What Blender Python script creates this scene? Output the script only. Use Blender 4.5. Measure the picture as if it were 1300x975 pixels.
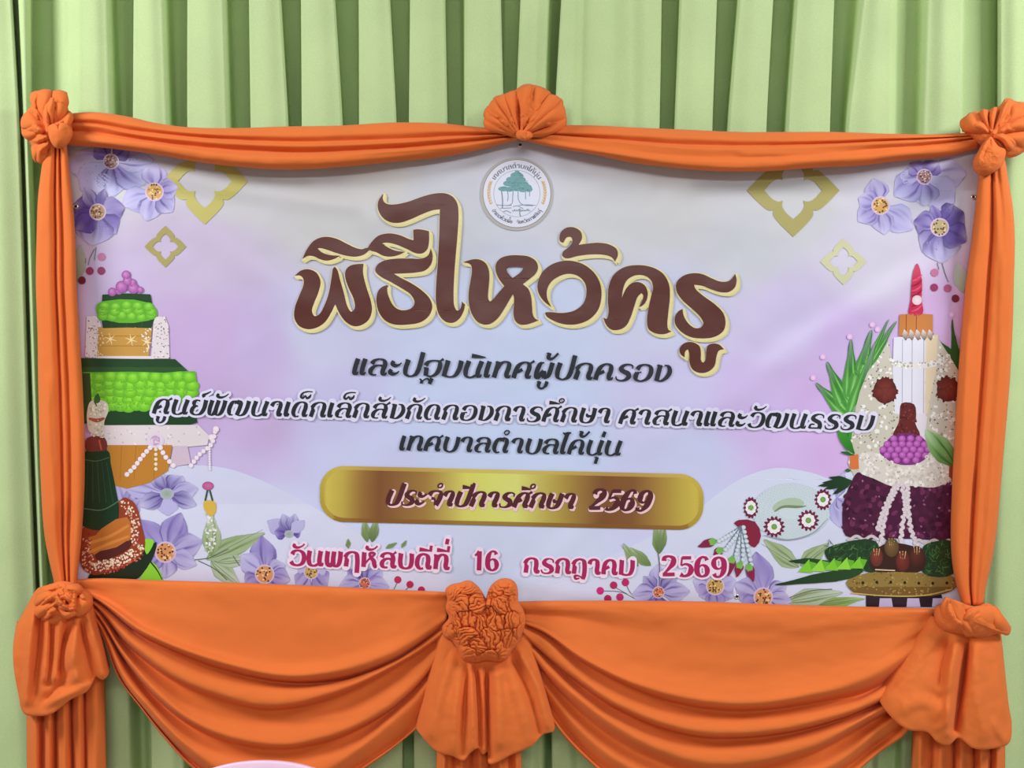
import bpy, bmesh, math, random
import numpy as np
from mathutils import Vector, noise as mnoise
from mathutils.geometry import tessellate_polygon

for o in list(bpy.data.objects):
    bpy.data.objects.remove(o, do_unlink=True)
SC = bpy.context.scene
COL = SC.collection
R = random.Random(7)

# ------------------------------------------------------------------ camera, light, exposure
S, D, ZC = 0.00175, 1.9, 1.5            # metres per picture unit on the banner plane, camera distance, camera height
cam_d = bpy.data.cameras.new('camera'); cam = bpy.data.objects.new('camera', cam_d); COL.objects.link(cam)
cam.location = (0, -D, ZC); cam.rotation_euler = (math.pi/2, 0, 0)
cam_d.sensor_width = 36.0; cam_d.lens = 36.0*D/(1300*S); cam_d.clip_start = .02
SC.camera = cam
SC.view_settings.view_transform = 'Standard'; SC.view_settings.look = 'None'
SC.view_settings.gamma = 1.0; SC.view_settings.exposure = 0.0; SC.view_settings.use_curve_mapping = False
SC.cycles.transparent_max_bounces = 24

wd = bpy.data.worlds.new('world'); SC.world = wd; wd.use_nodes = True
bg = wd.node_tree.nodes['Background']; bg.inputs[0].default_value = (.96, .98, 1.0, 1); bg.inputs[1].default_value = .17

def area(name, loc, tgt, sx, sy, power, color=(.98, .985, 1.0)):
    l = bpy.data.lights.new(name, 'AREA'); l.shape = 'RECTANGLE'; l.size = sx; l.size_y = sy
    l.energy = power; l.color = color
    o = bpy.data.objects.new(name, l); COL.objects.link(o); o.location = loc
    o.rotation_euler = (Vector(tgt)-Vector(loc)).to_track_quat('-Z', 'Y').to_euler()
    return o
area('ceiling_lamp_left', (-2.35, -1.4, 2.95), (-1.1, -.1, 1.0), 1.2, .5, 63)
area('ceiling_lamp_right', (2.35, -1.4, 2.95), (1.1, -.1, 1.0), 1.2, .5, 57)
area('ceiling_lamp_rear', (.1, -3.7, 2.95), (0, -2.6, 0), 2.6, .35, 54)

# ------------------------------------------------------------------ helpers
def P(px, py, d=0.0):
    k = S*(D-d)/D
    return ((px-650)*k, -d, ZC+(487.5-py)*k)

def tag(o, label=None, cat=None, group=None, kind=None):
    for k, v in (('label', label), ('category', cat), ('group', group), ('kind', kind)):
        if v: o[k] = v
    return o

def mesh_obj(name, verts, faces, m=None, parent=None, smooth=True, solid=0.0):
    me = bpy.data.meshes.new(name); me.from_pydata([tuple(v) for v in verts], [], [tuple(f) for f in faces])
    if smooth: me.polygons.foreach_set('use_smooth', [True]*len(me.polygons))
    if m: me.materials.append(m)
    o = bpy.data.objects.new(name, me); COL.objects.link(o)
    if parent: o.parent = parent
    if solid:
        md = o.modifiers.new('thickness', 'SOLIDIFY'); md.thickness = solid; md.offset = 0
    return o

def empty(name, loc):
    o = bpy.data.objects.new(name, None); COL.objects.link(o); o.location = loc; o.empty_display_size = .1
    return o

def adopt(o, root):
    o.parent = root; o.matrix_parent_inverse.identity(); o.location = -Vector(root.location)
    return o

def lin(c):
    return tuple((x/255/12.92 if x/255 <= .04045 else ((x/255+.055)/1.055)**2.4) for x in c[:3])

def new_mat(name):
    m = bpy.data.materials.new(name); m.use_nodes = True
    return m, m.node_tree.nodes, m.node_tree.links, m.node_tree.nodes['Principled BSDF']

def cloth_mat(name, rgb, rough=.85, sheen=.04, weave=900, bump=.12, mottled=.12, translucent=0.0):
    m, n, l, b = new_mat(name)
    tc = n.new('ShaderNodeTexCoord')
    nz = n.new('ShaderNodeTexNoise'); nz.inputs['Scale'].default_value = 7; nz.inputs['Detail'].default_value = 5
    l.new(tc.outputs['Object'], nz.inputs['Vector'])
    nf = n.new('ShaderNodeTexNoise'); nf.inputs['Scale'].default_value = weave; nf.inputs['Detail'].default_value = 2
    l.new(tc.outputs['Object'], nf.inputs['Vector'])
    ad = n.new('ShaderNodeMath'); ad.operation = 'ADD'; l.new(nz.outputs['Fac'], ad.inputs[0]); l.new(nf.outputs['Fac'], ad.inputs[1])
    mr = n.new('ShaderNodeMapRange'); mr.inputs[1].default_value = .6; mr.inputs[2].default_value = 1.4
    mr.inputs[3].default_value = 1-mottled; mr.inputs[4].default_value = 1+mottled
    l.new(ad.outputs[0], mr.inputs[0])
    mx = n.new('ShaderNodeVectorMath'); mx.operation = 'SCALE'; mx.inputs[0].default_value = rgb
    l.new(mr.outputs[0], mx.inputs['Scale']); l.new(mx.outputs[0], b.inputs['Base Color'])
    b.inputs['Roughness'].default_value = rough; b.inputs['Sheen Weight'].default_value = sheen
    b.inputs['Specular IOR Level'].default_value = .2
    bp = n.new('ShaderNodeBump'); bp.inputs['Strength'].default_value = bump; bp.inputs['Distance'].default_value = .002
    l.new(nf.outputs['Fac'], bp.inputs['Height']); l.new(bp.outputs[0], b.inputs['Normal'])
    return m

def plain_mat(name, rgb, rough=.5, metal=0.0):
    m, n, l, b = new_mat(name)
    tc = n.new('ShaderNodeTexCoord'); nz = n.new('ShaderNodeTexNoise'); nz.inputs['Scale'].default_value = 30
    l.new(tc.outputs['Object'], nz.inputs['Vector'])
    mr = n.new('ShaderNodeMapRange'); mr.inputs[3].default_value = .95; mr.inputs[4].default_value = 1.04
    l.new(nz.outputs['Fac'], mr.inputs[0])
    mx = n.new('ShaderNodeVectorMath'); mx.operation = 'SCALE'; mx.inputs[0].default_value = rgb
    l.new(mr.outputs[0], mx.inputs['Scale']); l.new(mx.outputs[0], b.inputs['Base Color'])
    b.inputs['Roughness'].default_value = rough; b.inputs['Metallic'].default_value = metal
    return m

def print_mat():
    m, n, l, b = new_mat('printed_vinyl')
    at = n.new('ShaderNodeVertexColor'); at.layer_name = 'ink'
    l.new(at.outputs['Color'], b.inputs['Base Color']); l.new(at.outputs['Alpha'], b.inputs['Alpha'])
    b.inputs['Roughness'].default_value = .34; b.inputs['Specular IOR Level'].default_value = .45
    tc = n.new('ShaderNodeTexCoord'); mp = n.new('ShaderNodeMapping'); mp.inputs['Scale'].default_value = (60, 60, 900)
    l.new(tc.outputs['Object'], mp.inputs[0])
    nz = n.new('ShaderNodeTexNoise'); nz.inputs['Scale'].default_value = 1.0; nz.inputs['Detail'].default_value = 2
    l.new(mp.outputs[0], nz.inputs['Vector'])
    bp = n.new('ShaderNodeBump'); bp.inputs['Strength'].default_value = .12; bp.inputs['Distance'].default_value = .0008
    l.new(nz.outputs['Fac'], bp.inputs['Height']); l.new(bp.outputs[0], b.inputs['Normal'])
    return m

M_ORANGE = cloth_mat('orange_cotton', lin((222, 114, 52)), mottled=.06)
M_GREEN = cloth_mat('green_curtain_cloth', lin((186, 207, 150)), weave=420, bump=.25, mottled=.09)
M_PRINT = print_mat()
M_PINK = plain_mat('pale_pink_plastic', lin((240, 205, 228)), .35)
M_BRASS = plain_mat('eyelet_metal', lin((225, 222, 215)), .3, .8)
M_HOLE = plain_mat('eyelet_hole', (.012, .01, .01), .8)
M_FLOOR = plain_mat('floor_tile', lin((190, 184, 172)), .35)
M_WALL = plain_mat('wall_paint', lin((214, 212, 198)), .9)

def resample(pts, n, closed=False):
    p = np.array(pts, float)
    if closed: p = np.vstack([p, p[:1]])
    s = np.concatenate([[0], np.cumsum(np.linalg.norm(np.diff(p[:, :2], axis=0), axis=1))])
    t = np.linspace(0, s[-1], n, endpoint=not closed)
    return np.stack([np.interp(t, s, p[:, k]) for k in range(p.shape[1])], 1)

def catmull(pts, sub=8, closed=False):
    """smooth curve through the points (any number of columns)"""
    p = np.array(pts, float); n = len(p)
    if n < 3: return resample(p, max(2, sub))
    out = []
    rng = range(n if closed else n-1)
    for i in rng:
        if closed: a, b, c, d = p[(i-1) % n], p[i], p[(i+1) % n], p[(i+2) % n]
        else: a, b, c, d = p[max(i-1, 0)], p[i], p[i+1], p[min(i+2, n-1)]
        lab = max(np.linalg.norm((b-a)[:2]), 1e-6); lbc = max(np.linalg.norm((c-b)[:2]), 1e-6); lcd = max(np.linalg.norm((d-c)[:2]), 1e-6)
        m1 = .5*((c-b)/lbc+(b-a)/lab)*lbc if i > 0 or closed else (c-b)
        m2 = .5*((d-c)/lcd+(c-b)/lbc)*lbc if i < n-2 or closed else (c-b)
        for k in range(sub):
            t = k/sub; t2, t3 = t*t, t*t*t
            out.append((2*t3-3*t2+1)*b+(t3-2*t2+t)*m1+(-2*t3+3*t2)*c+(t3-t2)*m2)
    if not closed: out.append(p[-1])
    return np.array(out)

def polydist(X, Y, pts, along=False):
    """distance from arrays X, Y to a polyline (and how far along it the nearest point lies)"""
    best = np.full(X.shape, 1e9); pos = np.zeros(X.shape)
    seg = [math.hypot(b[0]-a[0], b[1]-a[1]) for a, b in zip(pts[:-1], pts[1:])]; tot = sum(seg)+1e-9; s0 = 0
    for (x0, y0), (x1, y1), sl in zip(pts[:-1], pts[1:], seg):
        dx, dy = x1-x0, y1-y0; L = dx*dx+dy*dy+1e-9
        t = np.clip(((X-x0)*dx+(Y-y0)*dy)/L, 0, 1)
        d = np.hypot(X-(x0+t*dx), Y-(y0+t*dy)); m = d < best
        best = np.where(m, d, best); pos = np.where(m, (s0+t*sl)/tot, pos); s0 += sl
    return (best, pos) if along else best

def features(X, Y, feats, fade_out=1.0):
    """ridges (positive height) and creases (negative) that fade out along their length"""
    h = np.zeros(X.shape)
    for f in feats:
        pts, amp, w = f[:3]
        dd, s = polydist(X, Y, [tuple(q) for q in catmull(pts, 4)] if len(pts) > 2 else pts, True)
        fade = np.clip(1.05-fade_out*s**2.2, 0, 1)*np.clip(.55+s*3, 0, 1)
        h += amp*fade*(np.exp(-(dd/w)**2) if amp > 0 else np.exp(-(dd/(w*1.5))**1.35))
    return h

def fbm(x, y, z=0.0):
    return mnoise.fractal(Vector((x, y, z)), 1.0, 2.0, 3, noise_basis='PERLIN_ORIGINAL')

def noise_grid(X, Y, scale, seed=0.0):
    f = X.ravel(); g = Y.ravel()
    return np.array([fbm(a/scale, b/scale, seed) for a, b in zip(f, g)]).reshape(X.shape)

def grid_obj(name, X, Y, Dp, m, parent=None, solid=.0018, closed_u=False):
    """grid of picture-plane coordinates and depths -> cloth mesh"""
    a, b = X.shape
    k = S*(D-Dp)/D
    V = np.stack([(X-650)*k, -Dp, ZC+(487.5-Y)*k], -1).reshape(-1, 3)
    F = []
    for i in range(a-1):
        for j in range(b if closed_u else b-1):
            j2 = (j+1) % b
            F.append((i*b+j, (i+1)*b+j, (i+1)*b+j2, i*b+j2))
    return mesh_obj(name, V, F, m, parent, True, solid)

def loft_rows(rows, n=110, sub=7):
    """rows: list of (points, depth or list of depths). Smooth sheet through them."""
    G = []
    for pts, dep in rows:
        c = catmull(pts, 8); r = resample(c, n)
        dp = np.interp(np.linspace(0, 1, n), np.linspace(0, 1, len(dep)), dep) if hasattr(dep, '__len__') else np.full(n, dep)
        G.append(np.column_stack([r[:, :2], dp]))
    G = np.array(G)                                   # rows, n, 3
    out = []
    R_ = len(G)
    for i in range(R_-1):
        a, b, c, d = G[max(i-1, 0)], G[i], G[i+1], G[min(i+2, R_-1)]
        for k in range(sub):
            t = k/sub; t2, t3 = t*t, t*t*t
            m1, m2 = (c-a)*.42, (d-b)*.42
            out.append((2*t3-3*t2+1)*b+(t3-2*t2+t)*m1+(-2*t3+3*t2)*c+(t3-t2)*m2)
    out.append(G[-1])
    return np.array(out)

def relief(name, center, outline, base, H, feats, m, parent=None, nu=150, nv=44, crumple=0.0, cscale=12, seed=1.0, pw=2.2, sub=6, extra=None):
    o = resample(catmull(outline, sub, True), nu, True)
    rho = np.linspace(0.0, 1, nv)**.85
    X = center[0]+(o[None, :, 0]-center[0])*rho[:, None]
    Y = center[1]+(o[None, :, 1]-center[1])*rho[:, None]
    dome = np.sqrt(np.clip(1-rho**pw, 0, 1))[:, None]
    edge = (1-rho**8)[:, None]
    h = features(X, Y, feats)
    if extra is not None: h = h+extra(X, Y)
    if crumple:
        nz = noise_grid(X, Y, cscale, seed)
        nz2 = noise_grid(X+40, Y-17, cscale*.45, seed+5)
        h = h+crumple*(1-2.2*np.abs(nz))+crumple*.45*(1-2*np.abs(nz2))
    Dp = base+H*dome+h*edge
    return grid_obj(name, X, Y, Dp, m, parent, .0016, True)

def folds(name, lst, m, parent=None, nu=15, nv=22):
    """bundle of overlapping cloth folds. Each: left edge, right edge (from the gathering point outwards), depth, bulge, depth change at the two edges, roundness of the tip"""
    V, F = [], []
    for q, (Lp, Rp, d, h, dl, dr, tip) in enumerate(lst):
        L = resample(catmull(Lp, 8) if len(Lp) > 2 else Lp, nv); R_ = resample(catmull(Rp, 8) if len(Rp) > 2 else Rp, nv)
        mid = (L+R_)/2; T = np.gradient(mid, axis=0); T /= np.linalg.norm(T, axis=1)[:, None]+1e-9
        ln = np.sum(np.hypot(*np.diff(mid, axis=0).T)); wd = np.hypot(*(L[-1]-R_[-1]))
        u = np.linspace(0, 1, nu)[None, :]; v = np.linspace(0, 1, nv)[:, None]
        ext = tip*min(ln, wd)*np.sin(math.pi*u)**.7*v**3
        X = L[:, :1]+(R_[:, :1]-L[:, :1])*u+T[:, :1]*ext; Y = L[:, 1:]+(R_[:, 1:]-L[:, 1:])*u+T[:, 1:]*ext
        wv = .2+.8*np.sin(math.pi*np.clip(v*.62+.02, 0, 1))
        Dp = d+dl*(1-u)+dr*u+h*np.sin(math.pi*u)**.75*wv-(h*.9+.012)*v**7+.0012*np.sin(v*9+q)*np.sin(u*7+q*2)
        k = S*(D-Dp)/D
        o = len(V); V += [tuple(t) for t in np.stack([(X-650)*k, -Dp, ZC+(487.5-Y)*k], -1).reshape(-1, 3)]
        F += [(o+i*nu+j, o+(i+1)*nu+j, o+(i+1)*nu+j+1, o+i*nu+j+1) for i in range(nv-1) for j in range(nu-1)]
    return mesh_obj(name, V, F, m, parent, True, .0018)

# ------------------------------------------------------------------ the room
def box(name, x0, x1, y0, y1, z0, z1, m, parent=None):
    v = [(x, y, z) for z in (z0, z1) for y in (y0, y1) for x in (x0, x1)]
    return mesh_obj(name, v, [(0, 2, 3, 1), (4, 5, 7, 6), (0, 1, 5, 4), (2, 6, 7, 3), (0, 4, 6, 2), (1, 3, 7, 5)], m, parent, False)
tag(box('floor', -3, 3, -4.5, .4, -.06, 0, M_FLOOR), kind='structure')
tag(box('wall_back', -3, 3, .3, .4, 0, 3.1, M_WALL), kind='structure')

# ------------------------------------------------------------------ green curtains
FR, VA = -.045, -.135          # depth of pleat fronts and of the valleys behind them
def curtain(name, label, prof):
    """prof: (x at the top of the picture, x just above the swags, depth). Pleats lean with the cloth below."""
    xs = []
    for (a0, a1, da), (b0, b1, db) in zip(prof[:-1], prof[1:]):
        n = max(3, int(abs(b1-a1)/2.2))
        for k in range(n):
            t = k/n; u = t*t*(3-2*t)
            xs.append((a0+(b0-a0)*t, a1+(b1-a1)*t, da+(db-da)*u))
    xs.append(prof[-1])
    xs = np.array(xs)
    ys = np.concatenate([np.linspace(-620, 160, 26), np.linspace(185, 1342, 46)])
    X = np.zeros((len(ys), len(xs))); Y = np.zeros_like(X); Dp = np.zeros_like(X)
    for i, y in enumerate(ys):
        t = min(max(y/150, -1.2), 1.0)
        x = xs[:, 0]+(xs[:, 1]-xs[:, 0])*t
        if y > 150: x = x+(650-x)*.045*(y-150)/780
        X[i] = x+.9*np.sin(y/140+xs[:, 1]/60); Y[i] = y
        Dp[i] = xs[:, 2]+.003*np.sin(y/210+xs[:, 1]/37)
    # world placement: floor reached at z = .012 whatever the depth
    k = S*(D-Dp)/D
    Z = ZC+(487.5-Y)*S
    V = np.stack([(X-650)*k, -Dp, np.maximum(Z, .012)], -1).reshape(-1, 3)
    a, b = X.shape
    F = [(i*b+j, (i+1)*b+j, (i+1)*b+j+1, i*b+j+1) for i in range(a-1) for j in range(b-1)]
    o = mesh_obj(name, V, F, M_GREEN, None, True, .002)
    return tag(o, label, 'curtain', 'green stage curtains')

f, v = FR, VA
curtain('stage_curtain', 'light green curtain panel at the far left edge, left of the orange side drape',
        [(x_, x_, f if i_ % 2 == 0 else v) for i_, x_ in enumerate(range(-560, -150, 41))]+[(-145, -145, f), (-90, -95, v), (-60, -62, f), (-10, -8, f+.012), (14, 22, f), (20, 28, v+.02), (33, 40, v)])
curtain('stage_curtain', 'green pleated curtain behind the left half of the banner and the top left rosette',
        [(23.5, 29.5, f-.02), (24.5, 30, f-.01), (30, 33, f-.004), (37, 37, f-.02), (40, 40, v+.01), (62, 62, v+.015), (84, 84, v+.045), (99, 99, f-.02),
         (100.5, 100.5, f), (120, 124, f+.006), (134, 138, f), (150, 158, v+.02), (169, 169, v),
         (170.5, 170.5, f), (190, 196, f+.007), (206, 212, f), (222, 227, v+.015), (238.5, 238.5, v),
         (239.5, 239.5, f), (262, 268, f+.007), (284, 288, f), (296, 300, v+.01), (317, 318, v),
         (318, 319, f), (338, 342, f+.007), (356, 364, f), (361, 369, v), (382, 382, v),
         (383, 383, f), (404, 410, f+.007), (424, 433, f), (428, 437, v), (454.5, 455, v),
         (455.5, 456, f), (475, 480, f+.006), (494, 503, f), (497, 505, v), (519, 519, v),
         (521, 520, f), (542, 545, f+.006), (564, 568, f), (567, 570, v), (585, 588, v),
         (593, 592, f), (615, 618, f+.006), (636, 640, f), (638, 641, v), (650, 648, v-.01)])
curtain('stage_curtain', 'green pleated curtain behind the right half of the banner, with one broad flat pleat',
        [(640, 640, v), (660, 654, v), (662, 656, f), (682, 676, f+.004), (695, 690, f-.01), (704, 698, v+.02), (712, 703, v),
         (713, 704, f), (730, 724, f), (742, 738, f-.02), (775, 770, f-.026), (800, 800, f-.012), (820, 820, f), (838, 836, f), (839, 836.5, v), (858, 854, v),
         (863, 857, f), (884, 880, f+.006), (908, 904, f), (909, 904.5, v), (930, 920, v),
         (938, 926, f), (958, 950, f+.006), (980, 973, f), (981, 973.5, v), (1002, 992, v+.01),
         (1012, 1001, f), (1034, 1026, f+.006), (1058, 1053, f), (1059, 1053.5, v), (1074, 1066, v+.01),
         (1096, 1076, f-.006), (1116, 1106, f+.004), (1130, 1128, f), (1140, 1138, v+.035), (1160, 1158, v+.03), (1178, 1172, f-.01),
         (1200, 1198, f+.004), (1220, 1218, f), (1222, 1219, f-.05), (1245, 1243, f-.045), (1264, 1264, f-.06), (1270, 1269, v)])
curtain('stage_curtain', 'smooth green curtain panel at the far right edge, right of the orange side drape',
        [(1263, 1263, v-.005), (1269, 1270, f), (1290, 1290, f+.012), (1330, 1330, f-.005), (1370, 1370, f), (1420, 1420, v)]+[(x_, x_, f if i_ % 2 == 0 else v) for i_, x_ in enumerate(range(1461, 1860, 41))])

# ------------------------------------------------------------------ orange swags
def swag(label, rows, n=120, sub=7, feats=(), group='orange cloth swags', name='cloth_swag'):
    G = loft_rows(rows, n, sub)
    X, Y, Dp = G[..., 0], G[..., 1], G[..., 2]
    if feats: Dp = Dp+features(X, Y, feats)
    Dp = Dp+.0012*noise_grid(X, Y, 34, 3.1)+.0011*noise_grid(X/3.2, Y, 9, 7.7)
    o = grid_obj(name, X, Y, Dp, M_ORANGE, None, .0018)
    return tag(o, label, 'drapery', group)

def dep(c, e0, e1):
    c = max(.01, .046+(c-.046)*GAIN)
    return [e0, e0+(c-e0)*.75, c, c, c, e1+(c-e1)*.75, e1]

GAIN = 1.75
# lower left swag: hem, belly, then four ridges with valleys between
LL = [
 ([(62, 742), (110, 735), (200, 737), (300, 740), (400, 744), (480, 748), (572, 752)], .012),
 ([(64, 743), (110, 737), (200, 741), (300, 745), (400, 749), (480, 752), (572, 754)], .036),
 ([(78, 746), (116, 748), (200, 766), (300, 778), (400, 780), (480, 772), (570, 762)], dep(.044, .03, .028)),
 ([(84, 748), (118, 755), (190, 795), (282, 826), (368, 840), (445, 828), (568, 776)], dep(.052, .03, .03)),
 ([(88, 750), (119, 758), (182, 802), (282, 841), (368, 858), (440, 849), (500, 828), (567, 786)], dep(.064, .036, .036)),
 ([(90, 751), (119, 761), (180, 808), (226, 829), (282, 850), (368, 867), (439, 863), (495, 843), (537, 815), (567, 792)], dep(.036, .02, .02)),
 ([(91, 752), (119, 763), (170, 808), (226, 842), (282, 864), (362, 876), (425, 868), (495, 843), (537, 818), (566, 796)], dep(.052, .032, .032)),
 ([(92, 753), (119, 766), (165, 815), (226, 860), (282, 882), (330, 894), (368, 893), (410, 883), (453, 868), (495, 847), (537, 822), (566, 801)], dep(.058, .034, .034)),
 ([(93, 754), (119, 769), (163, 821), (226, 868), (282, 890), (330, 901), (368, 900), (410, 891), (453, 875), (495, 853), (537, 827), (566, 805)], dep(.03, .016, .016)),
 ([(94, 755), (120, 772), (158, 825), (197, 866), (240, 900), (300, 922), (360, 928), (410, 918), (453, 902), (495, 875), (537, 841), (566, 811)], dep(.046, .03, .03)),
 ([(95, 756), (120, 775), (158, 832), (197, 878), (240, 913), (290, 935), (360, 945), (410, 936), (453, 920), (495, 895), (537, 857), (566, 820)], dep(.054, .032, .032)),
 ([(96, 757), (121, 779), (160, 842), (197, 886), (240, 921), (290, 943), (360, 952), (410, 944), (453, 928), (495, 903), (537, 864), (565, 826)], dep(.028, .014, .014)),
 ([(96, 758), (121, 782), (160, 852), (197, 900), (245, 944), (300, 968), (360, 976), (410, 964), (453, 945), (495, 912), (530, 880), (564, 834)], dep(.046, .028, .028)),
 ([(97, 759), (122, 786), (158, 860), (190, 900), (235, 946), (290, 982), (360, 992), (410, 980), (453, 954), (495, 922), (530, 890), (563, 840)], dep(.05, .03, .03)),
 ([(98, 760), (124, 792), (154, 862), (182, 900), (212, 936), (250, 972), (310, 1003), (365, 1008), (420, 992), (465, 966), (505, 938), (535, 910), (562, 850)], dep(.03, .02, .02)),
 ([(98, 761), (125, 796), (152, 862), (180, 899), (208, 934), (246, 974), (308, 1010), (365, 1016), (422, 998), (468, 970), (507, 942), (535, 916), (562, 856)], dep(.04, .02, .02)),
 ([(98, 761), (125, 797), (152, 863), (180, 900), (208, 936), (246, 976), (308, 1012), (365, 1018), (422, 1000), (468, 972), (507, 943), (535, 917), (562, 857)], dep(.018, .012, .012)),
]
LLF = [([(135, 800), (160, 868), (205, 902), (250, 938)], .006, 6), ([(350, 908), (420, 910), (480, 898)], .004, 6), ([(340, 915), (420, 917), (470, 907)], -.004, 4),
       ([(130, 745), (180, 748), (260, 744)], -.004, 6), ([(118, 752), (150, 768), (185, 800)], -.006, 5), ([(180, 772), (260, 790), (330, 800)], .003, 9),
       ([(380, 800), (440, 795), (500, 778)], .003, 10), ([(400, 770), (460, 772)], -.002, 5), ([(520, 800), (560, 778)], .004, 6), ([(430, 900), (470, 880), (520, 850)], -.004, 5)]
swag('orange cloth swag below the left half of the banner, hanging in deep curved folds', LL, 130, 7, LLF)

# lower right swag
RR = [
 ([(652, 764), (700, 763), (809, 763), (894, 764), (998, 768), (1073, 770), (1200, 773)], .012),
 ([(652, 766), (700, 766), (809, 767), (894, 768), (998, 772), (1073, 774), (1200, 776)], .034),
 ([(654, 772), (700, 773), (809, 778), (894, 784), (998, 788), (1073, 788), (1196, 781)], dep(.044, .034, .03)),
 ([(655, 779), (690, 781), (740, 787), (809, 800), (894, 812), (998, 814), (1073, 806), (1194, 785)], dep(.042, .024, .03)),
 ([(656, 784), (690, 790), (740, 808), (809, 838), (894, 854), (998, 852), (1073, 838), (1150, 808), (1192, 789)], dep(.046, .036, .034)),
 ([(656, 786), (690, 797), (740, 828), (809, 858), (894, 876), (960, 878), (1030, 868), (1090, 850), (1150, 818), (1191, 792)], dep(.055, .034, .024)),
 ([(657, 788), (690, 801), (740, 836), (800, 866), (850, 882), (900, 891), (960, 893), (1020, 884), (1073, 872), (1124, 850), (1190, 800)], dep(.062, .034, .036)),
 ([(657, 790), (690, 804), (740, 842), (795, 870), (837, 887), (894, 900), (950, 903), (1016, 896), (1059, 888), (1095, 881), (1130, 862), (1188, 815)], dep(.034, .018, .026)),
 ([(657, 794), (690, 813), (740, 856), (790, 886), (837, 905), (894, 916), (950, 917), (1016, 909), (1059, 899), (1095, 888), (1130, 868), (1186, 824)], dep(.052, .034, .03)),
 ([(658, 798), (694, 829), (739, 865), (781, 893), (837, 917), (894, 930), (950, 930), (1000, 924), (1050, 912), (1095, 897), (1128, 880), (1184, 832)], dep(.057, .036, .032)),
 ([(658, 801), (694, 835), (739, 872), (781, 900), (837, 924), (894, 937), (950, 937), (1000, 931), (1050, 919), (1095, 903), (1128, 886), (1184, 838)], dep(.03, .016, .018)),
 ([(658, 804), (694, 842), (739, 884), (781, 914), (837, 940), (894, 954), (950, 952), (1000, 943), (1050, 928), (1098, 908), (1130, 890), (1183, 842)], dep(.048, .03, .026)),
 ([(659, 808), (694, 852), (745, 898), (790, 930), (840, 954), (894, 969), (950, 968), (1000, 957), (1045, 942), (1100, 911), (1131, 895), (1182, 848)], dep(.052, .032, .026)),
 ([(659, 812), (692, 858), (740, 908), (785, 942), (838, 968), (894, 982), (950, 980), (1000, 968), (1045, 952), (1100, 920), (1132, 902), (1181, 854)], dep(.024, .012, .014)),
 ([(660, 818), (690, 868), (735, 925), (780, 962), (835, 990), (894, 1003), (950, 1002), (1010, 988), (1060, 968), (1105, 935), (1136, 912), (1180, 860)], dep(.044, .028, .026)),
 ([(662, 824), (686, 876), (720, 928), (765, 972), (830, 1006), (894, 1018), (950, 1017), (1015, 1002), (1066, 980), (1112, 945), (1142, 922), (1180, 866)], dep(.028, .018, .016)),
 ([(664, 830), (684, 880), (708, 922), (745, 962), (800, 1004), (880, 1026), (950, 1026), (1020, 1010), (1075, 986), (1118, 952), (1150, 928), (1180, 872)], dep(.04, .024, .024)),
 ([(664, 831), (684, 881), (708, 924), (745, 964), (800, 1006), (880, 1028), (950, 1028), (1020, 1012), (1075, 988), (1118, 954), (1150, 930), (1180, 874)], dep(.016, .01, .01)),
]
RRF = [([(663, 803), (696, 850), (753, 897), (809, 934)], .006, 6), ([(755, 900), (790, 903), (830, 918)], -.005, 4), ([(720, 860), (760, 900)], -.005, 5),
       ([(665, 783), (725, 783), (800, 800), (850, 806)], -.004, 7), ([(870, 838), (930, 842), (1000, 836)], .0025, 7), ([(880, 805), (950, 812), (1010, 808)], .0025, 6),
       ([(680, 800), (720, 838), (760, 862)], .004, 6), ([(1000, 800), (1060, 795)], .0025, 6), ([(1080, 930), (1110, 905), (1135, 885)], .006, 5), ([(1090, 948), (1126, 915), (1150, 898)], .006, 4)]
swag('orange cloth swag below the right half of the banner, hanging in deep curved folds', RR, 130, 7, RRF)

# upper swags
GAIN = 1.3
UL = [
 ([(72, 146), (120, 143), (160, 148), (200, 157), (240, 162), (300, 163), (365, 161), (430, 160), (500, 156), (560, 157), (600, 161), (664, 166)], .004),
 ([(74, 147), (120, 145), (160, 150), (200, 159), (240, 164), (300, 165), (365, 163), (430, 162), (500, 158), (560, 159), (600, 163), (664, 167)], dep(.03, .03, .03)),
 ([(78, 151), (120, 151), (165, 158), (240, 168), (365, 172), (500, 168), (570, 166), (662, 168)], dep(.044, .034, .034)),
 ([(80, 155), (120, 157), (165, 165), (240, 173), (365, 180), (500, 177), (570, 173), (662, 169)], dep(.037, .026, .022)),
 ([(80, 159), (120, 160), (165, 169), (240, 178), (365, 185), (500, 181), (570, 176), (661, 170)], dep(.05, .034, .03)),
 ([(80, 165), (120, 168), (165, 175), (240, 185), (365, 193), (500, 188), (580, 181), (661, 172)], dep(.04, .022, .02)),
 ([(80, 170), (120, 173), (165, 179), (240, 190), (300, 198), (365, 200), (500, 192), (580, 185), (660, 173)], dep(.056, .034, .03)),
 ([(81, 177), (120, 180), (165, 186), (205, 192), (250, 200), (310, 207), (365, 209), (430, 206), (500, 199), (580, 189), (659, 175)], dep(.052, .034, .03)),
 ([(82, 183), (120, 186), (165, 191), (205, 197), (250, 205), (310, 212), (365, 215), (430, 212), (500, 205), (560, 199), (620, 187), (657, 177)], dep(.03, .02, .02)),
 ([(82, 182), (120, 184), (165, 189), (205, 195), (250, 203), (310, 210), (365, 213), (430, 210), (500, 203), (560, 197), (620, 185), (657, 176)], .006),
]
ULF = [([(300, 186), (400, 196), (500, 196), (580, 190)], -.004, 4), ([(120, 150), (200, 166), (300, 174)], .003, 5), ([(480, 196), (560, 190), (640, 178)], -.005, 4), ([(86, 178), (140, 182), (190, 190)], .004, 4)]
swag('orange cloth swag along the top edge of the banner, left of the centre rosette', UL, 130, 6, ULF)
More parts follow.
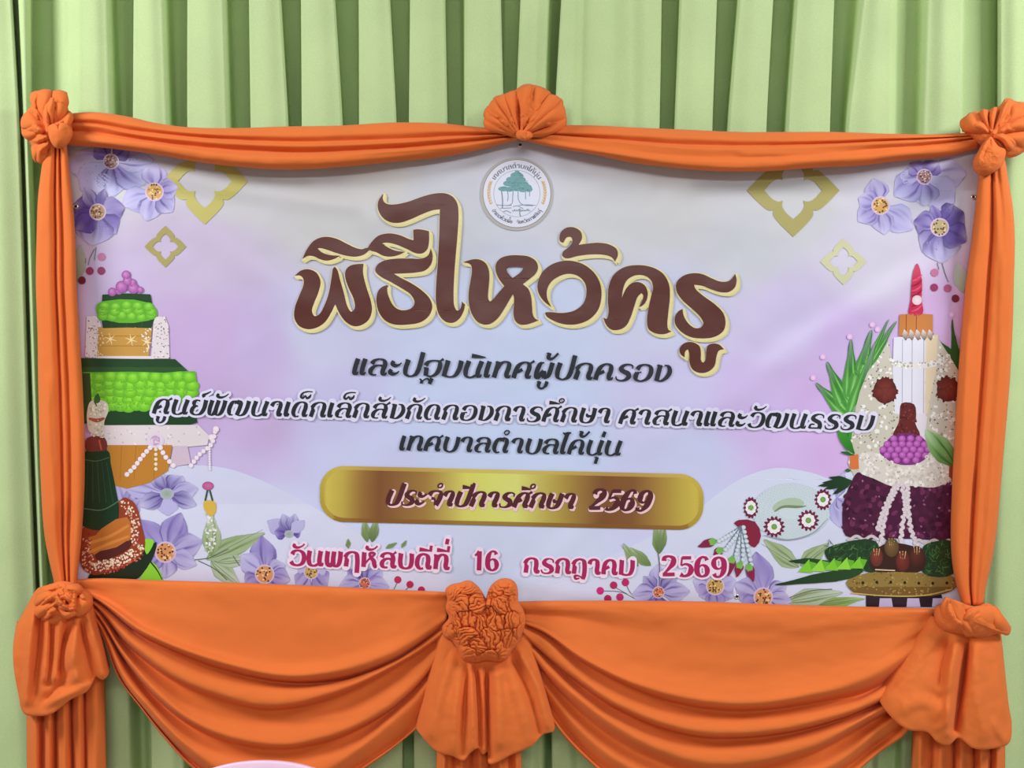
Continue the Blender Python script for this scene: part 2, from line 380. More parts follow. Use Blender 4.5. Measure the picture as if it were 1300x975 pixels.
UR = [
 ([(652, 166), (700, 160), (760, 160), (800, 162), (870, 165), (940, 168), (1000, 168), (1060, 168), (1120, 170), (1180, 171), (1250, 168)], .004),
 ([(653, 167), (700, 162), (760, 162), (800, 164), (870, 167), (940, 170), (1000, 170), (1060, 170), (1120, 172), (1180, 173), (1250, 169)], dep(.03, .03, .03)),
 ([(654, 168), (700, 168), (780, 170), (870, 175), (970, 178), (1060, 177), (1120, 175), (1180, 174), (1248, 171)], dep(.048, .034, .034)),
 ([(655, 169), (700, 171), (780, 177), (870, 184), (970, 185), (1060, 182), (1120, 179), (1180, 176), (1247, 172)], dep(.042, .024, .022)),
 ([(655, 170), (700, 173), (780, 180), (870, 188), (970, 189), (1060, 185), (1120, 182), (1180, 179), (1246, 173)], dep(.054, .034, .034)),
 ([(656, 171), (700, 178), (780, 189), (870, 198), (970, 199), (1060, 193), (1120, 188), (1180, 184), (1245, 175)], dep(.05, .032, .022)),
 ([(656, 172), (700, 181), (760, 191), (850, 203), (970, 206), (1060, 200), (1130, 193), (1190, 187), (1244, 177)], dep(.056, .034, .036)),
 ([(657, 174), (700, 184), (760, 194), (850, 208), (910, 213), (970, 213), (1030, 209), (1090, 205), (1150, 197), (1200, 192), (1243, 182)], dep(.052, .034, .034)),
 ([(658, 176), (690, 184), (720, 190), (760, 197), (800, 206), (850, 212), (910, 217), (970, 217), (1030, 213), (1090, 210), (1150, 203), (1200, 198), (1242, 188)], dep(.03, .02, .02)),
 ([(658, 175), (690, 182), (720, 188), (760, 195), (800, 204), (850, 210), (910, 215), (970, 215), (1030, 211), (1090, 208), (1150, 201), (1200, 196), (1242, 186)], .006),
]
URF = [([(720, 172), (800, 184), (900, 192)], -.004, 4), ([(1080, 195), (1150, 190), (1235, 184)], -.006, 4), ([(940, 196), (1040, 194), (1110, 188)], .004, 4), ([(1000, 205), (1090, 200), (1170, 191)], .004, 4), ([(690, 178), (760, 190), (830, 200)], .003, 5)]
swag('orange cloth swag along the top edge of the banner, right of the centre rosette', UR, 130, 6, URF)

# side drapes: columns of gathered cloth, lofted from the left edge to the right
def side(label, cols, feats):
    G = loft_rows(cols, 120, 7)
    X, Y, Dp = G[..., 0], G[..., 1], G[..., 2]
    Dp = Dp+features(X, Y, feats)+.0012*noise_grid(X, Y/2.5, 16, 8.2)
    return tag(grid_obj('side_drape', X.T, Y.T, Dp.T, M_ORANGE, None, .0018), label, 'drapery', 'orange side drapes')
def mixcol(L, Rr, ts, ys, deps):
    l = np.array(L, float); r = np.array(Rr, float)
    cols = []
    for t, dd in zip(ts, deps):
        pts = []
        for y in ys:
            xl = np.interp(y, l[:, 1], l[:, 0]); xr = np.interp(y, r[:, 1], r[:, 0])
            pts.append((xl+(xr-xl)*t(y) if callable(t) else xl+(xr-xl)*t, y))
        cols.append((pts, dd))
    return cols
ys = [178, 210, 250, 300, 360, 420, 490, 560, 620, 680, 715, 738, 750]
Lc = [(58, 178), (55, 200), (49, 248), (47, 297), (46, 363), (48, 418), (49, 486), (51, 584), (54, 650), (59, 699), (68, 730), (70, 750)]
Rc = [(84, 178), (86, 200), (90, 231), (95, 297), (98, 395), (103, 453), (107, 551), (107, 617), (103, 683), (98, 732), (96, 750)]
ts = [0, .02, .14, .3, .42, .5, .58, .67, .8, .92, .985, 1]
ds = [.002, .03, .047, .053, .047, .036, .049, .039, .052, .049, .03, .002]
side('orange gathered cloth hanging down the left edge of the banner', mixcol(Lc, Rc, ts, ys, ds),
     [([(60, 480), (62, 560), (72, 700)], .006, 4), ([(88, 640), (84, 700), (82, 735)], -.006, 4), ([(74, 650), (76, 700), (80, 735)], -.008, 3), ([(54, 300), (58, 420), (60, 470)], -.005, 3),
      ([(92, 240), (96, 330), (99, 440)], .004, 4)])
ys = [190, 225, 260, 300, 360, 420, 490, 560, 620, 680, 715, 745, 768]
Lc = [(1246, 190), (1243, 223), (1235, 297), (1226, 363), (1221, 418), (1216, 490), (1212, 560), (1208, 640), (1207, 700), (1213, 738), (1222, 768)]
Rc = [(1274, 190), (1276, 212), (1284, 248), (1288, 303), (1287, 346), (1285, 418), (1281, 490), (1275, 560), (1268, 640), (1262, 700), (1253, 734), (1248, 768)]
ts = [0, .02, .12, .26, .38, .46, .56, .68, .8, .92, .975, 1]
ds = [.002, .03, .046, .05, .047, .036, .05, .05, .054, .05, .03, .002]
side('orange gathered cloth hanging down the right edge of the banner', mixcol(Lc, Rc, ts, ys, ds),
     [([(1258, 330), (1250, 450), (1240, 560)], -.006, 4), ([(1238, 600), (1232, 680), (1234, 750)], -.007, 3), ([(1228, 420), (1222, 560), (1220, 680)], .004, 5), ([(1262, 230), (1270, 330), (1266, 430)], .005, 5)])

# ------------------------------------------------------------------ rosettes
GR = 'orange cloth rosettes'
# top left: ruffled bow with a smooth rounded knot at its lower right
def ros_root(name, px, py, label):
    r = empty(name, P(px, py, .02)); tag(r, label, 'rosette', GR); return r
r = ros_root('fabric_rosette', 62, 200, 'orange cloth rosette tied at the top left corner of the banner')
o = relief('ruffle', (62, 160), [(40, 118), (52, 115), (66, 117), (82, 117), (86, 124), (86, 138), (92, 150), (92, 170), (84, 186), (70, 190), (62, 198), (58, 208), (48, 206), (44, 196), (40, 184), (33, 174), (27, 164), (31, 156), (34, 142), (40, 134), (38, 126)],
           .012, .055,
           [([(60, 166), (48, 148), (42, 126), (54, 118), (80, 122)], .016, 3.5), ([(62, 162), (59, 145), (63, 128), (70, 126)], .018, 3), ([(66, 160), (70, 140), (66, 129), (78, 130), (84, 144)], .014, 3),
            ([(56, 168), (42, 158), (34, 150)], .014, 3.5), ([(56, 172), (40, 166), (30, 163)], .016, 5), ([(58, 176), (44, 178), (37, 178)], .013, 3.5), ([(60, 182), (50, 192), (46, 202)], .012, 4), ([(68, 160), (80, 154), (88, 148)], .014, 4),
            ([(58, 166), (52, 150), (50, 132), (58, 126)], -.022, 2.6), ([(64, 160), (66, 146), (66, 134)], -.02, 2), ([(60, 170), (44, 170), (32, 172)], -.018, 2.5), ([(58, 164), (46, 152), (38, 144)], -.016, 2), ([(60, 178), (46, 185)], -.018, 2.5), ([(68, 156), (76, 148), (84, 140)], -.018, 2.4), ([(72, 142), (76, 138)], -.015, 4)],
           M_ORANGE, None, 150, 44, .003, 9, 2.0); adopt(o, r)
o = folds('petal_fold', [
  ([(64, 142), (64, 126), (66, 117)], [(78, 146), (87, 132), (85, 118)], .046, .012, 0, 0, .15),
  ([(58, 158), (46, 142), (41, 122)], [(63, 158), (62, 138), (66, 116)], .05, .016, -.004, .006, .2),
  ([(66, 156), (66, 138), (68, 127)], [(71, 156), (83, 147), (86, 134)], .056, .012, .004, 0, .25),
  ([(62, 158), (58, 141), (60, 128)], [(67, 157), (69, 140), (70, 126)], .064, .014, 0, .004, .3),
  ([(70, 156), (79, 150), (87, 141)], [(72, 165), (87, 162), (93, 152)], .056, .014, 0, .004, .2),
  ([(60, 178), (52, 194), (46, 206)], [(58, 168), (46, 178), (40, 186)], .03, .018, 0, .006, .15),
  ([(60, 172), (48, 178), (36, 178)], [(58, 163), (42, 164), (28, 166)], .044, .018, -.004, .006, .2),
  ([(57, 165), (42, 164), (28, 163)], [(60, 158), (47, 149), (36, 141)], .052, .016, .004, 0, .2),
  ([(59, 160), (48, 150), (38, 140)], [(60, 157), (52, 144), (43, 132)], .056, .008, 0, 0, .2)], M_ORANGE); adopt(o, r)
o = relief('knot', (75, 168), [(62, 160), (70, 157), (74, 160), (78, 156), (88, 160), (92, 168), (89, 178), (82, 186), (72, 188), (66, 182), (62, 172)], .066, .034,
           [([(70, 160), (72, 175)], .003, 6), ([(84, 162), (88, 172)], -.006, 3), ([(64, 164), (66, 178), (70, 184)], .004, 3)], M_ORANGE, None, 90, 26, 0); adopt(o, r)

# top centre: a fan gathered at the pin
r = ros_root('fabric_rosette', 660, 178, 'orange cloth rosette fanned out above the round emblem at the top centre of the banner')
oc = [(622, 166), (616, 160), (616, 150), (614, 147), (618, 136), (625, 132), (627, 124), (636, 121), (644, 119), (655, 114), (664, 108), (673, 107), (684, 111), (694, 116), (698, 124), (706, 124), (714, 127), (715, 138), (719, 150), (719, 158), (712, 163), (690, 168), (676, 172), (660, 176), (642, 172)]
o = relief('ruffle', (660, 150), oc, .02, .05,
           [([(662, 168), (664, 140), (670, 110)], .014, 5), ([(664, 166), (680, 142), (694, 118)], .015, 6), ([(666, 166), (690, 142), (708, 127)], .016, 4.5), ([(668, 167), (695, 157), (714, 148)], .015, 7), ([(670, 169), (695, 166), (716, 160)], .01, 4),
            ([(658, 166), (654, 140), (656, 120)], .013, 5), ([(656, 166), (646, 142), (640, 124)], .014, 5), ([(654, 166), (634, 142), (628, 128)], .013, 4), ([(652, 168), (632, 150), (620, 140)], .013, 4.5), ([(648, 168), (634, 160), (622, 158)], .012, 4),
            ([(661, 168), (659, 146), (661, 128), (668, 118)], -.026, 2.6), ([(663, 168), (674, 148), (690, 134)], -.018, 3), ([(666, 166), (684, 150), (704, 132)], -.026, 2.8), ([(668, 169), (690, 163), (712, 160)], -.022, 2.6),
            ([(657, 166), (652, 146), (648, 130)], -.02, 2.4), ([(655, 166), (642, 150), (634, 134)], -.024, 2.6), ([(652, 168), (636, 156), (624, 148)], -.02, 2.6), ([(646, 170), (632, 165), (622, 163)], -.018, 2.4), ([(646, 146), (652, 142)], -.012, 3)],
           M_ORANGE, None, 160, 46, .0025, 10, 4.0); adopt(o, r)
o = folds('petal_fold', [
  ([(668, 171), (694, 161), (715, 148)], [(668, 174), (694, 172), (716, 163)], .046, .014, .004, 0, .2),
  ([(650, 173), (634, 169), (618, 165)], [(652, 170), (634, 160), (616, 150)], .046, .014, 0, .004, .2),
  ([(652, 171), (632, 163), (618, 158)], [(656, 169), (634, 150), (619, 137)], .05, .018, 0, .004, .18),
  ([(665, 168), (690, 146), (709, 125)], [(667, 171), (697, 160), (718, 154)], .054, .024, .012, -.004, .12),
  ([(654, 169), (634, 152), (620, 140)], [(657, 167), (641, 143), (631, 125)], .058, .014, 0, .004, .2),
  ([(663, 166), (668, 140), (672, 108)], [(664, 167), (683, 140), (699, 118)], .05, .022, -.01, .008, .1),
  ([(656, 168), (640, 144), (628, 127)], [(659, 167), (649, 142), (644, 120)], .062, .014, 0, .002, .15),
  ([(664, 167), (682, 141), (697, 120)], [(666, 168), (692, 149), (712, 127)], .064, .012, .004, .006, .15),
  ([(658, 167), (647, 142), (639, 121)], [(660, 167), (657, 142), (658, 115)], .06, .018, .006, -.006, .1),
  ([(660, 167), (660, 145), (655, 116)], [(663, 167), (668, 142), (676, 109)], .064, .018, -.006, .004, .12)], M_ORANGE); adopt(o, r)
o = relief('gather', (664, 172), [(656, 167), (664, 165), (674, 168), (676, 173), (670, 177), (662, 178), (656, 174)], .062, .018, [([(660, 168), (664, 176)], .004, 2), ([(668, 168), (667, 176)], -.006, 2)], M_ORANGE, None, 60, 14, .001, 5); adopt(o, r)

# top right: bow swirling round a tight centre, one long loop falling over the drape
r = ros_root('fabric_rosette', 1255, 220, 'orange cloth bow knotted at the top right corner of the banner')
oc = [(1220, 162), (1219, 154), (1224, 149), (1231, 145), (1238, 142), (1250, 143), (1258, 139), (1265, 137), (1270, 134), (1276, 126), (1280, 125), (1290, 129), (1303, 131), (1314, 140), (1318, 160), (1314, 180), (1300, 192), (1290, 198), (1280, 200), (1272, 196), (1258, 192), (1240, 182), (1232, 174)]
o = relief('ruffle', (1258, 170), oc, .014, .05,
           [([(1257, 170), (1242, 160), (1224, 155)], .018, 6), ([(1258, 168), (1250, 155), (1240, 146)], .014, 5), ([(1258, 168), (1256, 152), (1254, 143)], .013, 2.6), ([(1260, 168), (1264, 152), (1267, 138)], .014, 3), ([(1262, 168), (1272, 148), (1278, 128)], .018, 3), ([(1264, 168), (1284, 152), (1304, 142)], .016, 6), ([(1264, 169), (1284, 164), (1310, 162)], .015, 5), ([(1264, 170), (1280, 176), (1286, 180), (1276, 188)], .016, 4),
            ([(1257, 170), (1244, 168), (1226, 166)], -.016, 2.6), ([(1257, 168), (1252, 158), (1248, 146)], -.022, 2.2), ([(1259, 167), (1259, 152), (1260, 142)], -.022, 2.2), ([(1261, 167), (1268, 152), (1272, 138)], -.022, 2.4), ([(1264, 167), (1280, 155), (1296, 148)], -.018, 2.8), ([(1264, 169), (1284, 170), (1300, 172)], -.016, 3), ([(1264, 171), (1274, 178), (1282, 182)], -.016, 2.6)],
           M_ORANGE, None, 160, 46, .002, 10, 6.0); adopt(o, r)
o = folds('petal_fold', [
  ([(1264, 170), (1286, 165), (1312, 164)], [(1262, 176), (1282, 184), (1300, 190)], .046, .02, .004, 0, .15),
  ([(1255, 175), (1240, 171), (1222, 167)], [(1257, 168), (1244, 152), (1232, 143)], .046, .026, 0, 0, .15),
  ([(1262, 168), (1275, 148), (1281, 128)], [(1264, 169), (1286, 157), (1308, 146)], .046, .02, -.006, .006, .12),
  ([(1263, 169), (1284, 155), (1308, 144)], [(1264, 171), (1288, 168), (1314, 166)], .056, .018, .004, 0, .12),
  ([(1255, 169), (1248, 154), (1243, 143)], [(1258, 168), (1254, 152), (1255, 141)], .058, .014, 0, .004, .25),
  ([(1257, 168), (1256, 152), (1256, 142)], [(1260, 167), (1263, 150), (1266, 137)], .062, .012, 0, .004, .25),
  ([(1260, 168), (1266, 150), (1272, 136)], [(1263, 168), (1275, 146), (1282, 126)], .06, .014, 0, .006, .12),
  ([(1262, 169), (1277, 172), (1288, 181)], [(1261, 174), (1272, 180), (1279, 191)], .064, .012, .002, 0, .3)], M_ORANGE); adopt(o, r)
o = relief('loop', (1252, 194), [(1254, 176), (1258, 173), (1263, 180), (1268, 186), (1276, 190), (1274, 204), (1268, 214), (1256, 221), (1244, 222), (1236, 214), (1236, 204), (1242, 192), (1248, 182)], .058, .04,
           [([(1256, 176), (1244, 194), (1239, 212)], .008, 4), ([(1257, 178), (1252, 190), (1246, 204)], -.012, 2.4), ([(1259, 178), (1264, 194), (1268, 206)], .004, 5), ([(1257, 176), (1258, 188)], -.012, 2)], M_ORANGE, None, 100, 30, .0012, 9, 2.0); adopt(o, r)

def puff(top, bot, d0, d1, feats, under=.03, nu=110, nv=60, name='pouf'):
    t = resample(catmull(top, 8), nu); b = resample(catmull(bot, 8), nu)
    vv = np.linspace(0, 1, nv)
    X = t[None, :, 0]+(b[None, :, 0]-t[None, :, 0])*vv[:, None]; Y = t[None, :, 1]+(b[None, :, 1]-t[None, :, 1])*vv[:, None]
    u = np.linspace(-1, 1, nu)[None, :]
    bell = np.sqrt(np.clip(1-np.abs(u)**4, 0, 1))
    prof = np.sin(np.clip(vv, 0, 1)*math.pi*.62)[:, None]
    Dp = .012+(d0-.012)*bell+(d1-d0)*prof*bell+1.35*features(X, Y, feats, .35)*(bell**.5)*np.clip(vv*6, .3, 1)[:, None]
    Dp += .0022*noise_grid(X, Y, 20, 11.0)
    # the hem rolls under towards the back
    extra = 10
    Xe = np.repeat(X[-1:], extra, 0); De = []; Ye = []
    for k in range(1, extra+1):
        a = k/extra*math.pi*.8
        Ye.append(Y[-1]+3.0*math.sin(a)-6*(k/extra)**2); De.append(Dp[-1]+(.012-.02*0-Dp[-1])*(.9*(1-math.cos(a))/1.81))
    X = np.vstack([X, Xe]); Y = np.vstack([Y, np.array(Ye)]); Dp = np.vstack([Dp, np.array(De)])
    return grid_obj(name, X, Y, Dp, M_ORANGE, None, .0018)

def tail(x0t, x1t, x0b, x1b, ytop, ybot, folds, d=.03, amp=.016):
    nu, nv = 120, 50
    u = np.linspace(0, 1, nu)[None, :]; v_ = np.linspace(0, 1, nv)[:, None]
    xl = x0t+(x0b-x0t)*v_; xr = x1t+(x1b-x1t)*v_
    X = xl+(xr-xl)*u; Y = ytop+(ybot-ytop)*v_+0*u
    Dp = np.full(X.shape, d)*np.sqrt(np.clip(1-np.abs(2*u-1)**6, 0, 1))
    for c, w, a in folds:
        Dp = Dp+a*amp*np.exp(-np.abs((u-c-.01*np.sin(v_*5+c*9))/w)**(2 if a > 0 else 1.2))
    Dp += .002*noise_grid(X, Y/3, 12, 3.0)
    return grid_obj('tail', X, Y, np.maximum(Dp, -.012), M_ORANGE, None, .0018)

# lower left rosette: curled knot, gathered pouf, tail down the curtain
r = empty('tied_rosette', P(80, 790, .02)); tag(r, 'orange cloth rosette with narrow gathered pouf, below the left corner of the banner', 'rosette', 'orange rosettes with hanging tails')
o = tail(34, 132, 36, 141, 830, 1330, [(.1, .04, 1), (.2, .03, -1), (.28, .04, .8), (.38, .025, -1.3), (.48, .05, 1), (.58, .02, -1.4), (.66, .04, .8), (.74, .02, -1), (.86, .08, .8)], .022); adopt(o, r)
o = puff([(44, 752), (50, 746), (62, 746), (78, 750), (92, 752), (104, 752), (112, 752), (118, 760)],
         [(22, 792), (17, 830), (24, 880), (31, 904), (48, 907), (64, 905), (76, 897), (90, 886), (110, 876), (117, 866), (122, 857), (130, 861), (137, 855), (139, 846)], .05, .085,
         [([(45, 765), (38, 820), (34, 890)], .010, 5), ([(54, 770), (50, 820), (44, 880)], -.014, 4), ([(62, 775), (60, 830), (58, 860)], .012, 5), ([(66, 790), (64, 840), (62, 868)], -.016, 3.5), ([(78, 775), (74, 830), (70, 860)], .014, 5), ([(92, 790), (80, 820), (78, 850)], -.02, 5), ([(96, 790), (92, 840), (96, 860)], .016, 8), ([(104, 790), (112, 830), (117, 860)], -.016, 3.5), ([(110, 780), (124, 820), (132, 855)], .014, 5), ([(116, 775), (134, 820), (138, 845)], -.010, 3), ([(55, 892), (75, 870), (90, 850)], -.012, 4), ([(60, 893), (90, 880), (115, 868)], .010, 6)]); adopt(o, r)
o = relief('knot', (80, 766), [(46, 756), (52, 746), (64, 742), (76, 738), (92, 740), (104, 746), (114, 752), (118, 764), (114, 776), (104, 784), (92, 782), (84, 790), (74, 786), (64, 784), (54, 790), (48, 782), (42, 776), (46, 766)], .05, .045,
           [([(50, 770), (64, 758), (78, 752)], .012, 3), ([(48, 780), (62, 770), (74, 764)], .012, 3), ([(72, 758), (80, 768), (92, 774), (94, 764), (86, 756), (76, 756)], .014, 2.6), ([(84, 746), (94, 750), (96, 758), (90, 758)], .012, 2.4), ([(100, 756), (110, 762), (108, 774)], .012, 3), ([(60, 784), (68, 774), (78, 776)], .010, 3),
            ([(50, 775), (66, 764), (74, 758)], -.02, 2), ([(80, 760), (86, 766), (92, 768)], -.022, 2), ([(72, 770), (84, 778), (98, 776)], -.02, 2), ([(98, 748), (100, 762), (98, 778)], -.022, 2.2), ([(56, 756), (70, 750), (84, 744)], -.016, 2)],
           M_ORANGE, None, 150, 44, .004, 8, 9.0); adopt(o, r)

o = folds('ruffle', [
  ([(66, 776), (58, 784), (54, 789)], [(84, 776), (86, 786), (80, 793)], .07, .012, 0, 0, .2),
  ([(78, 758), (62, 750), (49, 754)], [(76, 766), (60, 763), (45, 770)], .078, .014, 0, .006, .2),
  ([(76, 766), (60, 765), (45, 771)], [(76, 775), (62, 778), (48, 786)], .08, .012, .006, 0, .25),
  ([(78, 757), (85, 743), (98, 741)], [(84, 764), (97, 758), (106, 751)], .08, .014, .004, 0, .2),
  ([(90, 764), (103, 757), (113, 756)], [(88, 778), (102, 782), (114, 775)], .078, .014, .004, 0, .2),
  ([(74, 770), (84, 777), (95, 773)], [(72, 777), (84, 785), (100, 779)], .086, .008, .004, 0, .2),
  ([(76, 756), (86, 754), (96, 762)], [(74, 763), (83, 762), (90, 768)], .09, .010, .004, 0, .3),
  ([(76, 762), (74, 770), (82, 776)], [(83, 762), (84, 768), (92, 772)], .092, .008, 0, 0, .2)], M_ORANGE); adopt(o, r)

# lower centre: heart-shaped crumpled rosette
r = empty('tied_rosette', P(617, 850, .02)); tag(r, 'heart-shaped crumpled orange cloth rosette with flared pouf, below the centre of the banner', 'rosette', 'orange rosettes with hanging tails')
o = tail(556, 660, 545, 672, 900, 1330, [(.08, .03, 1), (.2, .03, -1), (.3, .04, 1), (.42, .03, -1.2), (.52, .04, .8), (.62, .025, -1.2), (.74, .04, 1), (.86, .03, -1), (.94, .03, .7)], .022); adopt(o, r)
o = puff([(560, 786), (566, 800), (580, 822), (592, 830), (612, 836), (632, 834), (648, 822), (662, 802), (668, 786)],
         [(527, 921), (540, 938), (556, 953), (575, 958), (588, 964), (596, 955), (607, 948), (613, 956), (619, 952), (621, 968), (650, 956), (676, 944), (690, 930), (703, 926), (700, 905)], .042, .082,
         [([(578, 830), (560, 870), (545, 930)], .012, 10), ([(590, 838), (580, 890), (574, 950)], .010, 8), ([(594, 842), (590, 900), (588, 955)], -.012, 3.5), ([(598, 842), (600, 900), (602, 948)], .013, 4.5), ([(604, 845), (608, 900), (609, 945)], -.018, 3), ([(612, 845), (614, 900), (615, 950)], .010, 3.5), ([(618, 845), (618, 890), (620, 960)], -.024, 3.2), ([(628, 840), (632, 880), (634, 940)], .012, 9), ([(640, 835), (660, 890), (672, 940)], .006, 9), ([(648, 828), (672, 880), (684, 930)], -.013, 3), ([(654, 820), (682, 870), (696, 920)], .010, 5), ([(572, 825), (556, 862), (548, 900)], -.008, 3)]); adopt(o, r)
hc = [(617, 760), (611, 750), (604, 742), (595, 737), (584, 740), (574, 742), (566, 748), (568, 760), (566, 772), (570, 784), (562, 796), (564, 808), (572, 812), (580, 822), (588, 838), (604, 841), (618, 838), (632, 840), (642, 838), (650, 826), (658, 816), (664, 800), (667, 788), (664, 774), (658, 764), (657, 750), (654, 740), (646, 735), (636, 735), (626, 741), (620, 750)]
rr = random.Random(21)
TUFT = [(579, 748, 2.2), (598, 750, -.6), (588, 768, .35), (606, 764, -.3), (632, 748, .8), (648, 750, .25), (640, 768, .6), (655, 768, 1.2), (576, 788, 1.2), (594, 784, 1.8), (612, 790, 1.25), (630, 786, 1.5), (650, 788, 1.7),
        (574, 806, .7), (592, 806, -.3), (606, 822, .15), (624, 810, 1.2), (645, 808, 1.9), (660, 800, 1.4), (592, 832, .2), (618, 834, 1.0), (638, 828, -.5)]
def tufts(X, Y):
    """little gathered bunches of cloth, each with its own run of tight pleats"""
    wx = X+7*noise_grid(X, Y, 16, 4.0); wy = Y+7*noise_grid(X, Y, 16, 9.0)
    ds = np.stack([np.hypot(wx-c[0], wy-c[1]) for c in TUFT]); order = np.argsort(ds, axis=0)
    d1 = np.take_along_axis(ds, order[:1], 0)[0]; d2 = np.take_along_axis(ds, order[1:2], 0)[0]; idx = order[0]
    cx = np.array([c[0] for c in TUFT])[idx]; cy = np.array([c[1] for c in TUFT])[idx]; an = np.array([c[2] for c in TUFT])[idx]
    lift = np.array([rr.uniform(-.006, .007) for c in TUFT])[idx]; per = np.array([rr.uniform(4.6, 6.2) for c in TUFT])[idx]
    s_ = -(wx-cx)*np.sin(an)+(wy-cy)*np.cos(an); l_ = (wx-cx)*np.cos(an)+(wy-cy)*np.sin(an)
    fan = s_/(1+.02*l_)
    pl = np.abs(np.sin(math.pi*fan/per+.6))**.65
    rim = np.clip((d2-d1)/5.0, 0, 1)**.6
    return lift*rim+.007*rim+.0105*pl*(.4+.6*rim)-.004*(1-rim)**2
o = relief('knot', (616, 790), hc, .045, .045, [([(617, 760), (618, 745)], -.02, 3)], M_ORANGE, None, 300, 100, 0, 7, 15.0, pw=3.0, extra=tufts); adopt(o, r)

# lower right: overhand knot, wide pouf, tail
r = empty('tied_rosette', P(1230, 800, .02)); tag(r, 'orange cloth knot with broad smooth pouf, below the right corner of the banner', 'rosette', 'orange rosettes with hanging tails')
o = tail(1160, 1276, 1146, 1274, 880, 1330, [(.08, .04, .9), (.2, .03, -.9), (.32, .05, .9), (.46, .02, -1.4), (.54, .04, 1), (.66, .02, -1.2), (.74, .04, 1), (.84, .02, -1.2), (.92, .03, .9)], .022); adopt(o, r)
o = puff([(1180, 780), (1192, 786), (1204, 790), (1218, 794), (1234, 796), (1248, 796), (1258, 794), (1270, 800)],
         [(1112, 880), (1126, 902), (1152, 924), (1178, 928), (1190, 940), (1204, 944), (1216, 935), (1236, 948), (1262, 948), (1280, 942), (1284, 925), (1281, 905)], .05, .088,
         [([(1200, 812), (1170, 840), (1135, 868)], -.008, 8), ([(1192, 810), (1160, 850), (1125, 885)], .006, 9), ([(1204, 812), (1196, 850), (1194, 866)], -.012, 5), ([(1214, 815), (1206, 860), (1204, 930)], .012, 8), ([(1228, 812), (1222, 860), (1212, 925)], -.03, 3.4), ([(1238, 815), (1240, 870), (1250, 930)], .009, 12), ([(1180, 880), (1195, 884), (1206, 880)], -.006, 6), ([(1190, 925), (1202, 915), (1204, 900)], .006, 4), ([(1262, 915), (1268, 930), (1276, 940)], .006, 5), ([(1272, 830), (1277, 880), (1281, 920)], -.006, 4), ([(1140, 905), (1170, 890), (1196, 905)], .005, 9)]); adopt(o, r)
o = relief('knot', (1230, 786), [(1186, 780), (1188, 770), (1196, 766), (1200, 758), (1206, 760), (1218, 764), (1228, 768), (1240, 770), (1252, 766), (1262, 770), (1268, 780), (1276, 788), (1283, 796), (1280, 806), (1268, 804), (1256, 808), (1242, 810), (1228, 806), (1212, 804), (1198, 800), (1188, 790)], .045, .05,
           [([(1202, 762), (1208, 780), (1226, 800)], .014, 5), ([(1220, 790), (1234, 776), (1250, 770)], .012, 4), ([(1214, 770), (1222, 786), (1230, 800)], -.022, 2.4), ([(1218, 782), (1230, 772), (1242, 770)], -.018, 2.2), ([(1254, 770), (1264, 778), (1270, 790)], .008, 4), ([(1250, 774), (1262, 790), (1268, 800)], -.012, 2.6), ([(1194, 772), (1200, 786), (1212, 798)], -.01, 3), ([(1240, 780), (1250, 795)], .006, 9)],
           M_ORANGE, None, 140, 40, .0015, 11, 5.0); adopt(o, r)
o = folds('wrap', [
  ([(1252, 768), (1265, 771), (1273, 782)], [(1250, 800), (1268, 804), (1282, 801)], .07, .018, .004, 0, .15),
  ([(1214, 790), (1228, 773), (1250, 768)], [(1226, 808), (1250, 806), (1272, 790)], .076, .02, .01, -.004, .2),
  ([(1200, 758), (1194, 770), (1196, 786)], [(1224, 766), (1222, 784), (1218, 800)], .07, .018, 0, .004, .15),
  ([(1206, 760), (1208, 778), (1220, 800)], [(1222, 766), (1228, 784), (1238, 806)], .084, .012, .002, .006, .12)], M_ORANGE); adopt(o, r)

# ------------------------------------------------------------------ the printed banner
CR = [  # creases pulled into the vinyl: (points, height in metres, width in picture units)
 ([(92, 205), (200, 224), (330, 246), (450, 262)], .0035, 7), ([(92, 220), (200, 240), (330, 262)], -.002, 9),
 ([(660, 190), (560, 240), (470, 280)], .002, 16), ([(664, 190), (740, 215), (820, 236)], .002, 14),
 ([(880, 232), (980, 226), (1080, 226), (1180, 214)], .0035, 12), ([(900, 248), (1000, 244), (1100, 240)], -.002, 10),
 ([(1190, 330), (1080, 400), (980, 470), (900, 530)], .004, 20), ([(1160, 330), (1060, 386), (960, 440)], -.003, 18), ([(1200, 380), (1090, 460), (1000, 540)], -.003, 20),
 ([(760, 655), (720, 690), (690, 735)], .0025, 16), ([(640, 735), (720, 752), (800, 765)], .002, 12), ([(250, 290), (340, 360), (430, 400)], .002, 18), ([(120, 300), (105, 420), (112, 560)], .003, 16),
 ([(1205, 380), (1200, 520), (1206, 640)], .003, 14), ([(300, 560), (360, 520), (420, 470)], .0018, 22), ([(820, 560), (900, 500), (960, 430)], .002, 24),
]
_gx = np.arange(60, 1285, 4.0); _gy = np.arange(150, 800, 4.0)
_GX, _GY = np.meshgrid(_gx, _gy)
WR = np.zeros(_GX.shape)
for pts, a, w in CR:
    w = max(w, 13)
    WR += a*np.exp(-(polydist(_GX, _GY, [tuple(q) for q in catmull(pts, 5)])/w)**2)
WR += .0028*noise_grid(_GX, _GY, 130, 2.0)+.0007*noise_grid(_GX, _GY, 45, 6.0)
def wrinkle(x, y):
    x = np.clip((np.asarray(x, float)-60)/4, 0, len(_gx)-1.001); y = np.clip((np.asarray(y, float)-150)/4, 0, len(_gy)-1.001)
    i = x.astype(int); j = y.astype(int); fx = x-i; fy = y-j
    return (WR[j, i]*(1-fx)+WR[j, i+1]*fx)*(1-fy)+(WR[j+1, i]*(1-fx)+WR[j+1, i+1]*fx)*fy

def rgb(c, a=1.0):
    return lin(c)+(a,)

